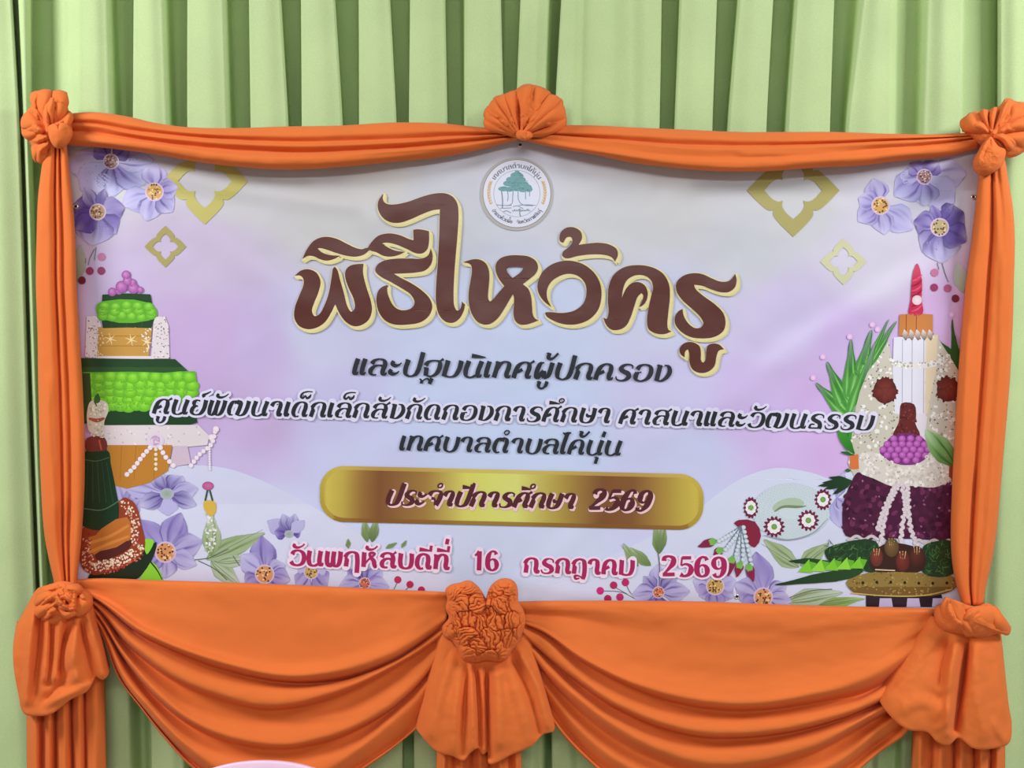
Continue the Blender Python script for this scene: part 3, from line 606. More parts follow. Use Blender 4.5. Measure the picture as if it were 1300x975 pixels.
def set_ink(me, cols):
    at = me.color_attributes.new('ink', 'FLOAT_COLOR', 'POINT')
    at.data.foreach_set('color', np.asarray(cols, np.float32).ravel())

# background of the print: soft key colours spread over the sheet
KEY = [(120, 200, (205, 198, 205)), (300, 230, (201, 196, 196)), (480, 210, (204, 197, 192)), (660, 200, (205, 200, 210)), (860, 250, (203, 198, 198)), (1000, 260, (206, 203, 204)), (1200, 200, (205, 200, 214)),
 (260, 330, (202, 182, 208)), (420, 270, (200, 194, 192)), (560, 260, (198, 195, 202)), (780, 270, (202, 198, 200)), (950, 310, (203, 200, 206)), (1100, 330, (213, 203, 218)),
 (130, 400, (205, 184, 218)), (260, 420, (198, 167, 208)), (200, 460, (196, 162, 205)), (330, 440, (196, 172, 212)), (400, 420, (198, 194, 218)), (560, 420, (196, 199, 224)), (700, 420, (197, 201, 226)), (850, 400, (201, 199, 222)), (1000, 400, (206, 190, 222)), (1080, 440, (205, 176, 220)), (1200, 430, (215, 176, 222)),
 (110, 500, (196, 160, 200)), (240, 510, (195, 162, 205)), (320, 540, (196, 168, 207)), (430, 520, (196, 188, 222)), (560, 520, (194, 200, 227)), (700, 540, (195, 203, 229)), (850, 500, (202, 192, 224)), (950, 520, (205, 180, 222)), (1050, 520, (206, 170, 218)), (1200, 560, (215, 170, 220)),
 (300, 600, (199, 178, 216)), (450, 580, (199, 196, 226)), (650, 590, (195, 202, 229)), (880, 580, (199, 197, 227)), (1000, 570, (209, 178, 222)), (1060, 570, (212, 172, 220)),
 (330, 660, (206, 206, 232)), (480, 700, (206, 206, 230)), (600, 720, (204, 206, 228)), (720, 730, (206, 207, 228)), (850, 720, (205, 200, 230)), (960, 680, (206, 212, 234)), (1060, 700, (206, 208, 226)), (200, 700, (202, 200, 232)), (120, 650, (196, 170, 210))]
_kx = np.array([k[0] for k in KEY], float); _ky = np.array([k[1] for k in KEY], float); _kc = np.array([lin(k[2]) for k in KEY])
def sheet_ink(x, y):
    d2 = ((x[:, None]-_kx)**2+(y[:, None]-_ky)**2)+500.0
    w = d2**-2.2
    return np.minimum((w@_kc)/w.sum(1, keepdims=True)*np.array([.95, 1.015, 1.045])*np.interp(y, [200, 300, 480, 720], [.95, .97, 1.05, 1.09])[:, None], .94)  # gain painted into the ink: dimmer at top, brighter below, to counter lamp falloff

nx, ny = 300, 152
u = np.linspace(0, 1, nx); v_ = np.linspace(0, 1, ny)
U, Vv = np.meshgrid(u, v_)
X = (66+(1254-66)*U)*(1-Vv)+(80+(1229-80)*U)*Vv
Y = (168+8*U)*(1-Vv)+(752+32*U)*Vv
Wd = wrinkle(X, Y)-.0003
k = S*(D-Wd)/D
V = np.stack([(X-650)*k, -Wd, ZC+(487.5-Y)*k], -1).reshape(-1, 3)
F = [(i*nx+j, (i+1)*nx+j, (i+1)*nx+j+1, i*nx+j+1) for i in range(ny-1) for j in range(nx-1)]
BANNER = mesh_obj('printed_banner', V, F, M_PRINT)
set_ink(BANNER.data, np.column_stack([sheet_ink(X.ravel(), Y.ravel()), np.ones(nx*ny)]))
tag(BANNER, 'lilac vinyl banner printed with brown Thai lettering, flowers and a gold plaque', 'banner')

# ---- printing: every motif is a thin layer of ink lying on the vinyl and following its creases
LAYER = 0.0002
class Ink:
    def __init__(self, z):
        self.v, self.f, self.c, self.z = [], [], [], []
        self.base = z*LAYER; self.bump = 0
    def _lift(self):
        self.bump += 1
        return self.base+self.bump*.0000004
    def add(self, xy, faces, cols, gap=0.0):
        self.base += gap
        o = len(self.v); z = self._lift()
        self.base += gap
        self.v += [tuple(p) for p in xy]; self.z += [z]*len(xy); self.c += [tuple(c) for c in cols]
        for fc in faces:                                     # every face looks out of the vinyl
            ar = sum(xy[a][0]*xy[b][1]-xy[b][0]*xy[a][1] for a, b in zip(fc, tuple(fc[1:])+(fc[0],)))
            self.f.append(tuple(i+o for i in (fc if ar < 0 else fc[::-1])))
    def poly(self, pts, col, holes=(), sub=0, L=4.6):
        loops = [[tuple(p) for p in (catmull(q, sub, True) if sub else q)] for q in [pts]+list(holes)]
        tris = tessellate_polygon([[Vector((x, y, 0)) for x, y in lp] for lp in loops])
        V = [p for lp in loops for p in lp]; T = [tuple(t) for t in tris]
        for _ in range(8):                                   # split long edges so the ink can follow the creases
            mid = {}; new = []; again = False
            def m(a, b):
                key = (min(a, b), max(a, b))
                if key not in mid:
                    (x0, y0), (x1, y1) = V[a], V[b]
                    if (x1-x0)**2+(y1-y0)**2 > L*L: V.append(((x0+x1)/2, (y0+y1)/2)); mid[key] = len(V)-1
                    else: mid[key] = -1
                return mid[key]
            for a, b, c in T:
                ab, bc, ca = m(a, b), m(b, c), m(c, a); n = (ab >= 0)+(bc >= 0)+(ca >= 0)
                if n == 0: new.append((a, b, c)); continue
                again = True
                if n == 3: new += [(a, ab, ca), (ab, b, bc), (ca, bc, c), (ab, bc, ca)]
                elif n == 1:
                    if ab >= 0: new += [(a, ab, c), (ab, b, c)]
                    elif bc >= 0: new += [(b, bc, a), (bc, c, a)]
                    else: new += [(c, ca, b), (ca, a, b)]
                else:
                    if ab < 0: new += [(c, ca, bc), (ca, a, b), (ca, b, bc)]
                    elif bc < 0: new += [(a, ab, ca), (ab, b, c), (ab, c, ca)]
                    else: new += [(b, bc, ab), (bc, c, a), (bc, a, ab)]
            T = new
            if not again: break
        cols = [col(x, y) if callable(col) else col for x, y in V]
        self.add(V, T, cols, .00003)
    def stroke(self, pts, w, col, cap=True, smooth=6, step=1.6):
        """ribbon of varying width; w a number or one width per point"""
        p = np.array(pts, float)
        ww = np.array(w, float) if hasattr(w, '__len__') else np.full(len(p), float(w))
        p = np.column_stack([p, ww])
        if smooth and len(p) > 2: p = catmull(p, smooth)
        L = np.sum(np.hypot(*np.diff(p[:, :2], axis=0).T)); n = int(max(3, min(60, L/step)))
        self.ribbon(resample(p, n), col, cap)
    def ribbon(self, q, col, cap=True):
        n = len(q); d = np.gradient(q[:, :2], axis=0); d /= np.linalg.norm(d, axis=1)[:, None]+1e-9
        nn = np.column_stack([-d[:, 1], d[:, 0]])
        a = q[:, :2]+nn*q[:, 2:3]/2; b = q[:, :2]-nn*q[:, 2:3]/2
        V = [tuple(x) for x in a]+[tuple(x) for x in b]
        Fc = [(i, i+1, n+i+1, n+i) for i in range(n-1)]
        if cap:
            for i, s in ((0, -1), (n-1, 1)):
                r = q[i, 2]/2
                if r > .3:
                    idx = [i]; base = math.atan2(nn[i, 1], nn[i, 0])
                    for k in range(1, 5):
                        ang = base-s*math.pi*k/5
                        V.append((q[i, 0]+r*math.cos(ang), q[i, 1]+r*math.sin(ang))); idx.append(len(V)-1)
                    idx.append(n+i); Fc.append(tuple(idx))
        self.add(V, Fc, [col(x, y) if callable(col) else col for x, y in V])
    def disc(self, cx, cy, rx, ry=None, col=None, rim=None, rot=0, n=18, hl=None):
        """filled ellipse; rim = colour at the edge; hl = offset of the paler middle"""
        ry = ry or rx; rim = rim or col; c0, s0 = math.cos(rot), math.sin(rot)
        ox, oy = hl or (0, 0)
        V = [(cx+ox*rx, cy+oy*ry)]; C = [col]; Fc = []
        n = max(n, int(rx*1.6)); T = [.5, 1.0] if rx < 7 else list(np.linspace(0, 1, int(rx/3.5)+2)[1:])
        for j, t in enumerate(T):
            for i in range(n):
                a = 2*math.pi*i/n; x, y = rx*t*math.cos(a), ry*t*math.sin(a)
                V.append((cx+x*c0-y*s0+ox*rx*(1-t), cy+x*s0+y*c0+oy*ry*(1-t)))
                C.append(tuple(p*(1-t)+q*t for p, q in zip(col, rim)))
        for i in range(n):
            k2 = (i+1) % n
            Fc.append((0, 1+i, 1+k2))
            for j in range(len(T)-1): Fc.append((1+j*n+i, 1+(j+1)*n+i, 1+(j+1)*n+k2, 1+j*n+k2))
        self.add(V, Fc, C, .00003 if rx > 20 else 0)
    def petal(self, base, tip, width, c0, c1, vein=None, bend=0.0, shape=(.35, .95, 1.0, .72), nu=14, nv=13, edge=1.0, seed=0):
        """watercolour petal: colour runs from base to tip with darker veins; edge = alpha at the rim"""
        b = np.array(base, float); t = np.array(tip, float); ax = t-b; L = np.linalg.norm(ax); ax /= L
        nr = np.array([-ax[1], ax[0]])
        V, C, Fc = [], [], []
        rr_ = random.Random(seed)
        ph = [rr_.uniform(0, 6) for _ in range(3)]
        for i in range(nu):
            s = i/(nu-1)
            prof = np.interp(s, [0, .12, .4, .68, .9, 1], [.10, shape[0], shape[1], shape[2], shape[3], .32])*width/2
            for j in range(nv):
                q = 2*j/(nv-1)-1
                sag = (1-q*q)*.0+abs(q)**2.2*.16*s
                p = b+ax*L*(s-sag)+nr*(prof*q+bend*L*s*s)+nr*.35*math.sin(s*9+ph[0]+q*3)
                V.append(tuple(p))
                m = min(1, max(0, s**.8)); col = [x*(1-m)+y*m for x, y in zip(c0, c1)]
                if vein:
                    g = (.5+.5*math.sin(q*7+ph[1]+2*s))**2*(.5+.5*math.sin(q*17+ph[2]))*max(0, 1-1.0*s)**.8
                    g = min(1, g*1.9+.3*abs(q)**6*(1-s))
                    col = [x*(1-g)+y*g for x, y in zip(col, vein)]
                if vein and s > .55: e_ = (s-.55)*.75*(.5+.5*math.sin(q*5+ph[2])); col = [x*(1-e_)+y*e_ for x, y in zip(col, (.78, .76, .9, 1))]
                al = col[3] if len(col) > 3 else 1.0
                if edge < 1 and (j in (0, nv-1) or i == nu-1): al *= edge
                C.append((col[0], col[1], col[2], al))
        for i in range(nu-1):
            for j in range(nv-1):
                Fc.append((i*nv+j, (i+1)*nv+j, (i+1)*nv+j+1, i*nv+j+1))
        self.add(V, Fc, C, .00001)
    def build(self, name, label=None, parent=None):
        v = np.array(self.v, float); d = wrinkle(v[:, 0], v[:, 1])+np.array(self.z)
        k = S*(D-d)/D
        W = np.stack([(v[:, 0]-650)*k, -d, ZC+(487.5-v[:, 1])*k], -1)
        o = mesh_obj(name, W, self.f, M_PRINT, parent or BANNER)
        set_ink(o.data, self.c)
        if label: o['label'] = label
        return o

# ---- Thai lettering drawn with a broad pen: strokes in units of the letter height
def ring(cx, cy, r): return [(cx+r*math.sin(a), cy+r*math.cos(a)) for a in np.linspace(0, 2*math.pi, 13)]
HOOK = [(.0, .22), (.05, .05), (.13, .03), (.2, .16)]
def hook(x): return [(x+a, b) for a, b in HOOK]
ARCH = [(.05, .62), (.2, .88), (.48, 1), (.73, .9), (.8, .62), (.77, .22), (.83, .04), (.92, .04), (.99, .18)]
G = {
 'เ': (.38, [[(.14, 1), (.12, .25), (.16, .05), (.25, .04), (.33, .18)]]),
 'ล': (1.04, [[(.12, .68), (.2, .88), (.45, 1), (.7, .93), (.82, .7), (.79, .22), (.85, .04), (.94, .04), (1.01, .18)], [(.8, .42), (.7, .57), (.5, .62), (.28, .53), (.14, .3), (.2, .08), (.36, .01), (.5, .03)]]),
 'ะ': (.66, [([(.14, .9), (.1, .72), (.26, .62), (.46, .66), (.58, .8)], [.2, .24, .2, .12, .04]), ([(.12, .38), (.08, .2), (.24, .1), (.44, .14), (.56, .28)], [.2, .24, .2, .12, .04])]),
 'ป': (1.0, [[(.02, .97), (.17, .96)], [(.18, 1), (.15, .35), (.24, .08), (.5, -.02), (.74, .09), (.83, .35), (.85, .7), (.85, 1.48)]]),
 'บ': (1.0, [[(.02, .97), (.17, .96)], [(.18, 1), (.15, .35), (.24, .08), (.5, -.02), (.74, .09), (.83, .35), (.84, 1)], [(.7, .97), (.84, .96)]]),
 'ษ': (1.06, [[(.02, .97), (.17, .96)], [(.18, 1), (.15, .35), (.24, .08), (.5, -.02), (.74, .09), (.83, .35), (.85, 1)], [(.7, .97), (.84, .96)], ([(.42, .62), (.5, .46), (.66, .44), (.98, .6)], [.1, .2, .14, .05])]),
 'ฐ': (1.0, [[(.1, .65), (.2, .88), (.5, .98), (.78, .9), (.86, .55), (.76, .15), (.52, .0), (.3, .03)], ([(.72, .88), (.96, 1.08)], [.06, .16]), [(.02, .52), (.2, .52)], [(.17, .54), (.24, .02)], ([(-.05, -.16), (.06, -.26), (.12, -.46)], [.04, .12, .2]), ([(.1, -.42), (.24, -.2), (.4, -.16), (.5, -.3)], [.08, .08, .1, .12]), ([(.6, -.12), (.54, -.48)], [.22, .22])]),
 'ม': (1.04, [[(.02, .97), (.16, .96)], [(.17, 1), (.14, 0)], [(.12, .1), (.3, .02), (.48, -.01), (.7, .06), (.84, .35), (.87, 1)], [(.72, .97), (.86, .96)]]),
 'น': (1.06, [[(.02, .97), (.16, .96)], [(.17, 1), (.13, .35), (.22, .07), (.42, -.02), (.64, .06), (.8, .25)], [(.7, .97), (.84, .96)], [(.85, 1), (.79, .22), (.85, .04), (.94, .04), (1.01, .18)]]),
 'ท': (1.02, [[(.02, .96), (.16, .95)], [(.19, 1), (.14, 0)], [(.19, .55), (.34, .88), (.55, 1), (.74, .9), (.79, .62), (.76, .22), (.82, .04), (.91, .04), (.98, .18)]]),
 'ศ': (1.04, [[(.1, 0), (.13, .45), (.24, .82), (.5, .99), (.72, .9), (.8, .62), (.77, .22), (.83, .04), (.92, .04), (.99, .18)], ([(.74, .88), (.98, 1.08)], [.08, .15]), ([(.14, .3), (.3, .42), (.46, .54)], [.08, .16, .2])]),
 'ค': (1.04, [[(.1, 0), (.13, .45), (.24, .82), (.5, .99), (.72, .9), (.8, .62), (.77, .22), (.83, .04), (.92, .04), (.99, .18)], ([(.14, .3), (.3, .42), (.46, .54)], [.08, .16, .2])]),
 'ผ': (1.04, [[(.42, .99), (.27, .95), (.17, .65), (.15, .28), (.22, .02), (.3, .02)], [(.26, .02), (.5, .48)], [(.5, .48), (.62, .02)], [(.6, .02), (.78, .14), (.84, .45), (.86, 1)], [(.72, .97), (.86, .96)]]),
 'พ': (1.12, [[(.02, .97), (.14, .96)], [(.16, 1), (.13, .3), (.2, .05), (.32, -.01), (.44, .12), (.52, .45)], [(.55, 1), (.51, .3), (.58, .05), (.7, -.01), (.84, .12), (.93, .5), (.95, 1)], [(.8, .97), (.94, .96)]]),
 'ย': (1.0, [[(.5, .93), (.3, .98), (.16, .85), (.2, .66), (.44, .56)], [(.26, .6), (.14, .4), (.15, .14), (.4, -.02), (.66, .04), (.82, .34), (.84, 1)], [(.7, .97), (.84, .96)]]),
 'ก': (1.02, [[(.12, 0), (.17, .5)], ([(.02, .6), (.14, .54), (.2, .45)], [.06, .14, .2]), ARCH]),
 'ร': (.9, [([(.82, .72), (.78, .9), (.55, .99), (.3, .9), (.22, .7), (.4, .54), (.64, .42), (.72, .22), (.6, .05), (.36, -.02), (.12, .05), (.04, .24)], [.06, .1, .09, .18, .28, .26, .28, .28, .16, .08, .1, .05])]),
 'อ': (1.02, [[(.12, .68), (.22, .9), (.5, 1), (.78, .86), (.88, .5), (.77, .14), (.46, -.02), (.2, .06), (.12, .3), (.16, .5)], [(.14, .5), (.38, .52)]]),
 'ง': (.94, [[(.02, .97), (.18, .96)], [(.2, 1), (.2, 0)], [(.42, .98), (.62, .93), (.78, .6), (.7, .25), (.46, .02), (.2, .04)]]),
 'ด': (1.06, [[(.5, .03), (.32, .0), (.15, .2), (.13, .55), (.26, .88), (.5, 1), (.73, .9), (.8, .62), (.77, .22), (.83, .04), (.92, .04), (1.0, .18)]]),
 'ต': (1.06, [[(.5, .03), (.32, .0), (.15, .2), (.13, .6), (.24, .9), (.38, .97), (.48, .8)], [(.48, .8), (.6, .99), (.75, .9), (.81, .62), (.77, .22), (.83, .04), (.92, .04), (1.0, .18)]]),
 'ส': (1.06, [[(.12, .68), (.2, .88), (.45, 1), (.7, .93), (.82, .7), (.79, .22), (.85, .04), (.94, .04), (1.01, .18)], [(.8, .42), (.7, .57), (.5, .62), (.28, .53), (.14, .3), (.2, .08), (.36, .01), (.5, .03)], ([(.74, .86), (1.0, 1.1)], [.08, .14])]),
 'ฒ': (1.4, [[(.42, .02), (.26, .04), (.14, .25), (.14, .6), (.26, .92), (.38, .96), (.48, .8)], [(.48, .8), (.58, .98), (.72, .9), (.74, .6), (.66, .0)], [(.62, .08), (.85, -.01), (1.06, .1), (1.16, .4), (1.2, 1)], [(1.05, .97), (1.19, .96)]]),
 'า': (.82, [[(.05, .68), (.14, .9), (.36, 1), (.54, .9), (.58, .62), (.55, .22), (.61, .04), (.7, .04), (.77, .18)]]),
 'ว': (.96, [[(.12, .72), (.22, .92), (.5, 1), (.76, .86), (.86, .5), (.74, .12), (.46, -.02), (.18, .06), (.06, .24)]]),
 'ธ': (.94, [([(.84, .72), (.8, .9), (.56, .99), (.3, .9), (.22, .7), (.4, .55), (.64, .42), (.74, .2), (.72, .0)], [.06, .1, .09, .18, .28, .26, .28, .28, .26]), ([(.72, .04), (.1, .04)], [.1, .1]), ([(.12, .02), (.18, .28), (.4, .3)], [.16, .12, .08])]),
 'ไ': (.42, [[(.2, 1.4), (.13, .25), (.17, .05), (.26, .04), (.34, .18)], ([(-.1, 1.46), (.06, 1.38), (.24, 1.42), (.42, 1.48)], [.06, .16, .2, .06])]),
 'จ': (.96, [[(.05, .7), (.16, .92), (.46, 1), (.76, .9), (.82, .55), (.72, .02)], ([(.7, .05), (.46, .46), (.26, .5)], [.2, .12, .2])]),
 'ฤ': (1.0, [[(.12, 0), (.17, .5)], ([(.02, .6), (.14, .54), (.2, .45)], [.06, .14, .2]), [(.05, .62), (.2, .88), (.48, 1), (.73, .9), (.8, .62), (.8, -.42)]]),
 'ห': (1.06, [[(.02, .97), (.14, .96)], [(.16, 1), (.14, 0)], ([(.16, .1), (.42, .5), (.7, .78), (.8, .92), (.66, 1.0), (.5, .92), (.58, .66), (.76, .42), (.8, .2), (.86, .04), (.95, .1)], [.1, .12, .14, .14, .14, .16, .2, .26, .26, .2, .06])]),
 'ฎ': (1.0, [[(.12, 0), (.17, .5)], ([(.02, .6), (.14, .54), (.2, .45)], [.06, .14, .2]), [(.05, .62), (.2, .88), (.48, 1), (.73, .9), (.8, .62), (.78, -.1), (.7, -.36)], ([(.72, -.34), (.44, -.14), (.2, -.16), (.24, -.34), (.5, -.3)], [.12, .1, .16, .14, .06])]),
 'ภ': (1.04, [[(.18, .5), (.14, .12), (.06, .02), (-.02, .1)], ([(.02, .6), (.14, .54), (.2, .45)], [.06, .14, .2]), ARCH]),
 'ฬ': (1.2, [[(.02, .97), (.14, .96)], [(.16, 1), (.13, .3), (.2, .05), (.32, -.01), (.44, .12), (.52, .45)], [(.55, 1), (.51, .3), (.58, .05), (.7, -.01), (.84, .12), (.93, .5), (.95, 1), (1.06, 1.2), (1.14, 1.1)]]),
 '1': (.7, [([(.06, 1.0), (.2, 1.08), (.34, 1.28)], [.06, .16, .2]), [(.36, 1.28), (.36, 0)]]),
 '2': (.86, [([(.14, .98), (.16, 1.18), (.42, 1.28), (.66, 1.14), (.66, .86), (.44, .5), (.14, .1)], [.26, .2, .12, .24, .3, .18, .1]), ([(.1, .09), (.5, .1), (.76, .12)], [.2, .2, .2])]),
 '5': (.86, [([(.22, 1.2), (.72, 1.22)], [.18, .18]), ([(.22, 1.24), (.18, .7)], [.1, .1]), ([(.18, .7), (.42, .8), (.68, .68), (.74, .4), (.6, .12), (.36, .02), (.16, .12)], [.06, .12, .2, .3, .2, .14, .26])]),
 '6': (.86, [([(.68, 1.08), (.6, 1.24), (.4, 1.28), (.2, 1.0), (.14, .6), (.2, .2), (.42, .02), (.66, .14), (.72, .42), (.62, .68), (.42, .76), (.2, .56)], [.24, .16, .12, .26, .3, .26, .12, .2, .28, .2, .1, .06])]),
}
G['แ'] = (.76, [G['เ'][1][0], [(x+.39, y) for x, y in G['เ'][1][0]]])
G['9'] = (.86, [([(.86-x, 1.3-y) for x, y in G['6'][1][0][0]], G['6'][1][0][1])])
# marks, measured from the right-hand stem of the letter before them
MK = {
 'ั': [([(-.5, 1.46), (-.54, 1.3), (-.34, 1.2), (-.08, 1.28), (.1, 1.46)], [.16, .2, .16, .1, .03])],
 '็': [([(.12, 1.72), (-.2, 1.72), (-.46, 1.6), (-.5, 1.36), (-.38, 1.28), (-.24, 1.46)], [.07, .09, .12, .16, .14, .08]), ([(-.24, 1.46), (-.12, 1.27), (.02, 1.36), (.06, 1.54)], [.08, .14, .14, .08])],
 'ิ': [([(-.62, 1.32), (-.3, 1.29), (.14, 1.23)], [.25, .18, .03])],
 'ี': [([(-.62, 1.32), (-.3, 1.29), (.04, 1.24)], [.25, .18, .08]), ([(.06, 1.18), (.1, 1.6)], [.17, .17])],
 'ึ': [([(-.66, 1.32), (-.34, 1.29), (.0, 1.24)], [.25, .18, .06]), (ring(.06, 1.46, .14), [.09]*13)],
 'ู': [([(-.56, -.2), (-.42, -.2)], [.06, .06]), ([(-.4, -.17), (-.42, -.44), (-.3, -.6), (-.14, -.58), (-.04, -.42), (-.02, -.17)], [.2, .2, .12, .12, .2, .2])],
 'ุ': [([(-.26, -.17), (-.12, -.18)], [.06, .06]), ([(-.08, -.15), (-.1, -.62)], [.22, .2])],
 '้': [([(-.44, 1.58), (-.3, 1.57)], [.06, .06]), ([(-.26, 1.6), (-.26, 1.28), (-.06, 1.24), (.2, 1.58)], [.22, .22, .14, .14])],
 '่': [([(-.04, 1.22), (.02, 1.6)], [.22, .22])],
 '์': [([(-.12, 1.2), (-.2, 1.32), (-.02, 1.44), (.2, 1.6)], [.2, .2, .12, .04])],
 'ํ': [(ring(-.2, 1.38, .14), [.09]*13)],
}
def typeset(text, W=.27, thin=.075, slant=.17, space=.45, gap=.06, bold=1.0):
    """-> list of (points, widths) and the total advance"""
    out = []; x = 0.0; stem = 0.0; upper = False
    def pen(st, ox, oy):
        if isinstance(st, tuple):
            p = np.array(st[0], float); w = np.array(st[1], float)*bold
            w = np.maximum(w*W/.27, thin*.8)
            q = catmull(np.column_stack([p, w]), 6) if len(p) > 2 else resample(np.column_stack([p, w]), 4)
        else:
            p = np.array(st, float); q = catmull(p, 7) if len(p) > 2 else resample(p, 5)
            d = np.gradient(q, axis=0); d /= np.linalg.norm(d, axis=1)[:, None]+1e-9
            w = thin+(W-thin)*np.abs(d[:, 1])**1.6
            if len(w) > 6: w = np.convolve(np.pad(w, 2, 'edge'), np.ones(5)/5, 'valid')
            # the little exit hooks stay fine
            if len(p) > 4 and p[-1, 1] < .3 and p[-1, 0] > p[-3, 0] and p[-2, 1] < .1: w[-9:] = np.minimum(w[-9:], np.linspace(W*.6, thin*.8, 9))
            q = np.column_stack([q, w])
        q = q.copy(); q[:, 0] += ox+(q[:, 1]+oy)*slant; q[:, 1] += oy
        out.append(q)
    for ch in text.replace('ำ', 'ํา'):
        if ch == ' ': x += space; continue
        if ch in MK:
            oy = .5 if (upper and ch in '้่์') else 0
            for st in MK[ch]: pen(st, stem, oy)
            upper = ch in 'ัิีึ็'
            continue
        adv, sts = G[ch]
        for st in sts: pen(st, x, 0)
        stem = x+(adv-.2 if ch not in 'พฒฬ' else adv-.18); x += adv+gap; upper = False
    return out, x-gap

def line_map(strokes, adv, x0, y0, x1, y1, h, slant):
    sx = (x1-x0)/(adv)
    dx, dy = (x1-x0), (y1-y0); sl = dy/dx
    res = []
    for q in strokes:
        X = x0+q[:, 0]*sx; Y = y0+(X-x0)*sl-q[:, 1]*h
        res.append(np.column_stack([X, Y, q[:, 2]*(sx*.55+h*.45)]))
    return res
def lettering(z, lines, col, halo=None, hw=0, hoff=(0, 0), **kw):
    """lines: (text, x0, y0, x1, y1, letter height)"""
    it = Ink(z)
    sets = []
    for text, x0, y0, x1, y1, h in lines:
        st, adv = typeset(text, **kw); sets += line_map(st, adv, x0, y0, x1, y1, h, 0)
    if halo:
        for q in sets:
            q2 = q.copy(); q2[:, 2] += hw*2; q2[:, 0] += hoff[0]; q2[:, 1] += hoff[1]; it.ribbon(q2, halo, True)
        it.base = it._lift()+LAYER*1.6; it.bump = 0
    for q in sets:
        it.ribbon(q, col, False)
    return it

def corner_curve(pts, sub=5):
    """closed outline, smooth except at the points flagged as corners"""
    n = len(pts); cs = [i for i, p in enumerate(pts) if len(p) > 2]
    if not cs: return [tuple(p) for p in catmull([p[:2] for p in pts], sub, True)]
    out = []
    for a, b in zip(cs, cs[1:]+[cs[0]+n]):
        seg = [pts[i % n][:2] for i in range(a, b+1)]
        c = catmull(seg, sub) if len(seg) > 2 else np.array(seg)
        out += [tuple(p) for p in c[:-1]]
    return out

# ---- pale hills along the bottom of the print
it = Ink(1)
hl = lambda x, y: rgb((208, 211, 236)) if y < 640 else rgb((213, 216, 239))
it.poly([(120, 640), (160, 606), (220, 592), (285, 594), (350, 618), (430, 662), (500, 700), (560, 726), (600, 742), (560, 772), (96, 775), (96, 700)], hl, (), 5, 8); it.build('pale_hill')
it = Ink(1)
it.poly([(640, 760), (720, 728), (800, 694), (880, 650), (940, 608), (985, 594), (1030, 600), (1060, 608), (1090, 590), (1180, 566), (1222, 590), (1216, 700), (1222, 775), (650, 775)], lambda x, y: rgb((212, 217, 240)), (), 5, 8); it.build('pale_hill')

# ---- flowers
LAV = rgb((176, 168, 214)); LAVP = rgb((186, 182, 226)); PERI = rgb((172, 176, 222)); VIO = rgb((96, 78, 158)); VIOD = rgb((74, 56, 128)); WHT = rgb((226, 222, 240)); MIDV = rgb((140, 124, 194)); GRYV = rgb((178, 178, 204))
def centre(it, x, y, r, c=(206, 160, 84), dots=(92, 58, 44), n=26, seed=1):
    rr_ = random.Random(seed)
    it.disc(x, y, r*1.2, r*1.2, rgb((226, 196, 190)), rgb((206, 184, 214)))
    it.base += .00002; it.disc(x, y, r, r, rgb(c), rgb(c))
    it.base += .00003
    for i in range(n):
        a = rr_.uniform(0, 6.28); q = r*math.sqrt(rr_.random())*.95
        it.disc(x+q*math.cos(a), y+q*math.sin(a), r*.13, r*.13, rgb(dots if i % 3 else (238, 206, 150)), None, 0, 6)
def flower(z, cx, cy, petals, cr, ckind=(206, 160, 84), name='violet_flower', green=False, seed=1):
    """petals: (tip x, tip y, width, base colour, tip colour, vein colour)"""
    it = Ink(z)
    for i, (tx, ty, w, c0, c1, vn) in enumerate(petals):
        dx, dy = tx-cx, ty-cy; L = math.hypot(dx, dy)
        it.petal((cx+dx/L*cr*.5, cy+dy/L*cr*.5), (tx, ty), w, c0, c1, vn, 0.04*(1 if i % 2 else -1), seed=seed*31+i, edge=.75)
    it.base += .00002
    if green: it.disc(cx, cy, cr, cr*.8, rgb((146, 168, 140)), rgb((176, 180, 196)))
    elif cr: centre(it, cx, cy, cr, ckind, seed=seed)
    return it.build(name)
MX = lambda x: 1317.0-x+.0       # the right-hand flowers mirror the left-hand ones
# top left corner
flower(2, 141, 205, [(86, 212, 44, GRYV, LAVP, MIDV), (104, 244, 46, PERI, LAVP, None), (142, 250, 40, MIDV, PERI, VIOD), (186, 232, 44, MIDV, PERI, VIO), (196, 206, 30, LAV, PERI, VIO), (120, 182, 26, VIO, MIDV, VIOD), (164, 184, 26, VIO, MIDV, VIOD)], 8.5, (150, 118, 130), seed=3)
flower(3, 196, 243.5, [(197, 206, 34, LAV, LAVP, VIO), (156, 262, 36, PERI, LAVP, MIDV), (184, 280, 32, LAV, LAVP, VIO), (220, 268, 30, VIO, LAVP, VIOD), (226, 238, 28, MIDV, LAVP, VIO)], 10, seed=5)
flower(4, 124, 269, [(94, 258, 40, VIO, VIO, VIOD), (106, 238, 20, VIO, LAV, VIOD), (134, 240, 16, VIO, VIO, VIOD), (158, 262, 34, LAV, VIO, MIDV), (146, 298, 34, VIO, MIDV, VIOD), (118, 312, 50, VIO, LAVP, VIOD), (94, 290, 34, VIO, VIO, VIOD)], 9, (176, 140, 108), seed=7)
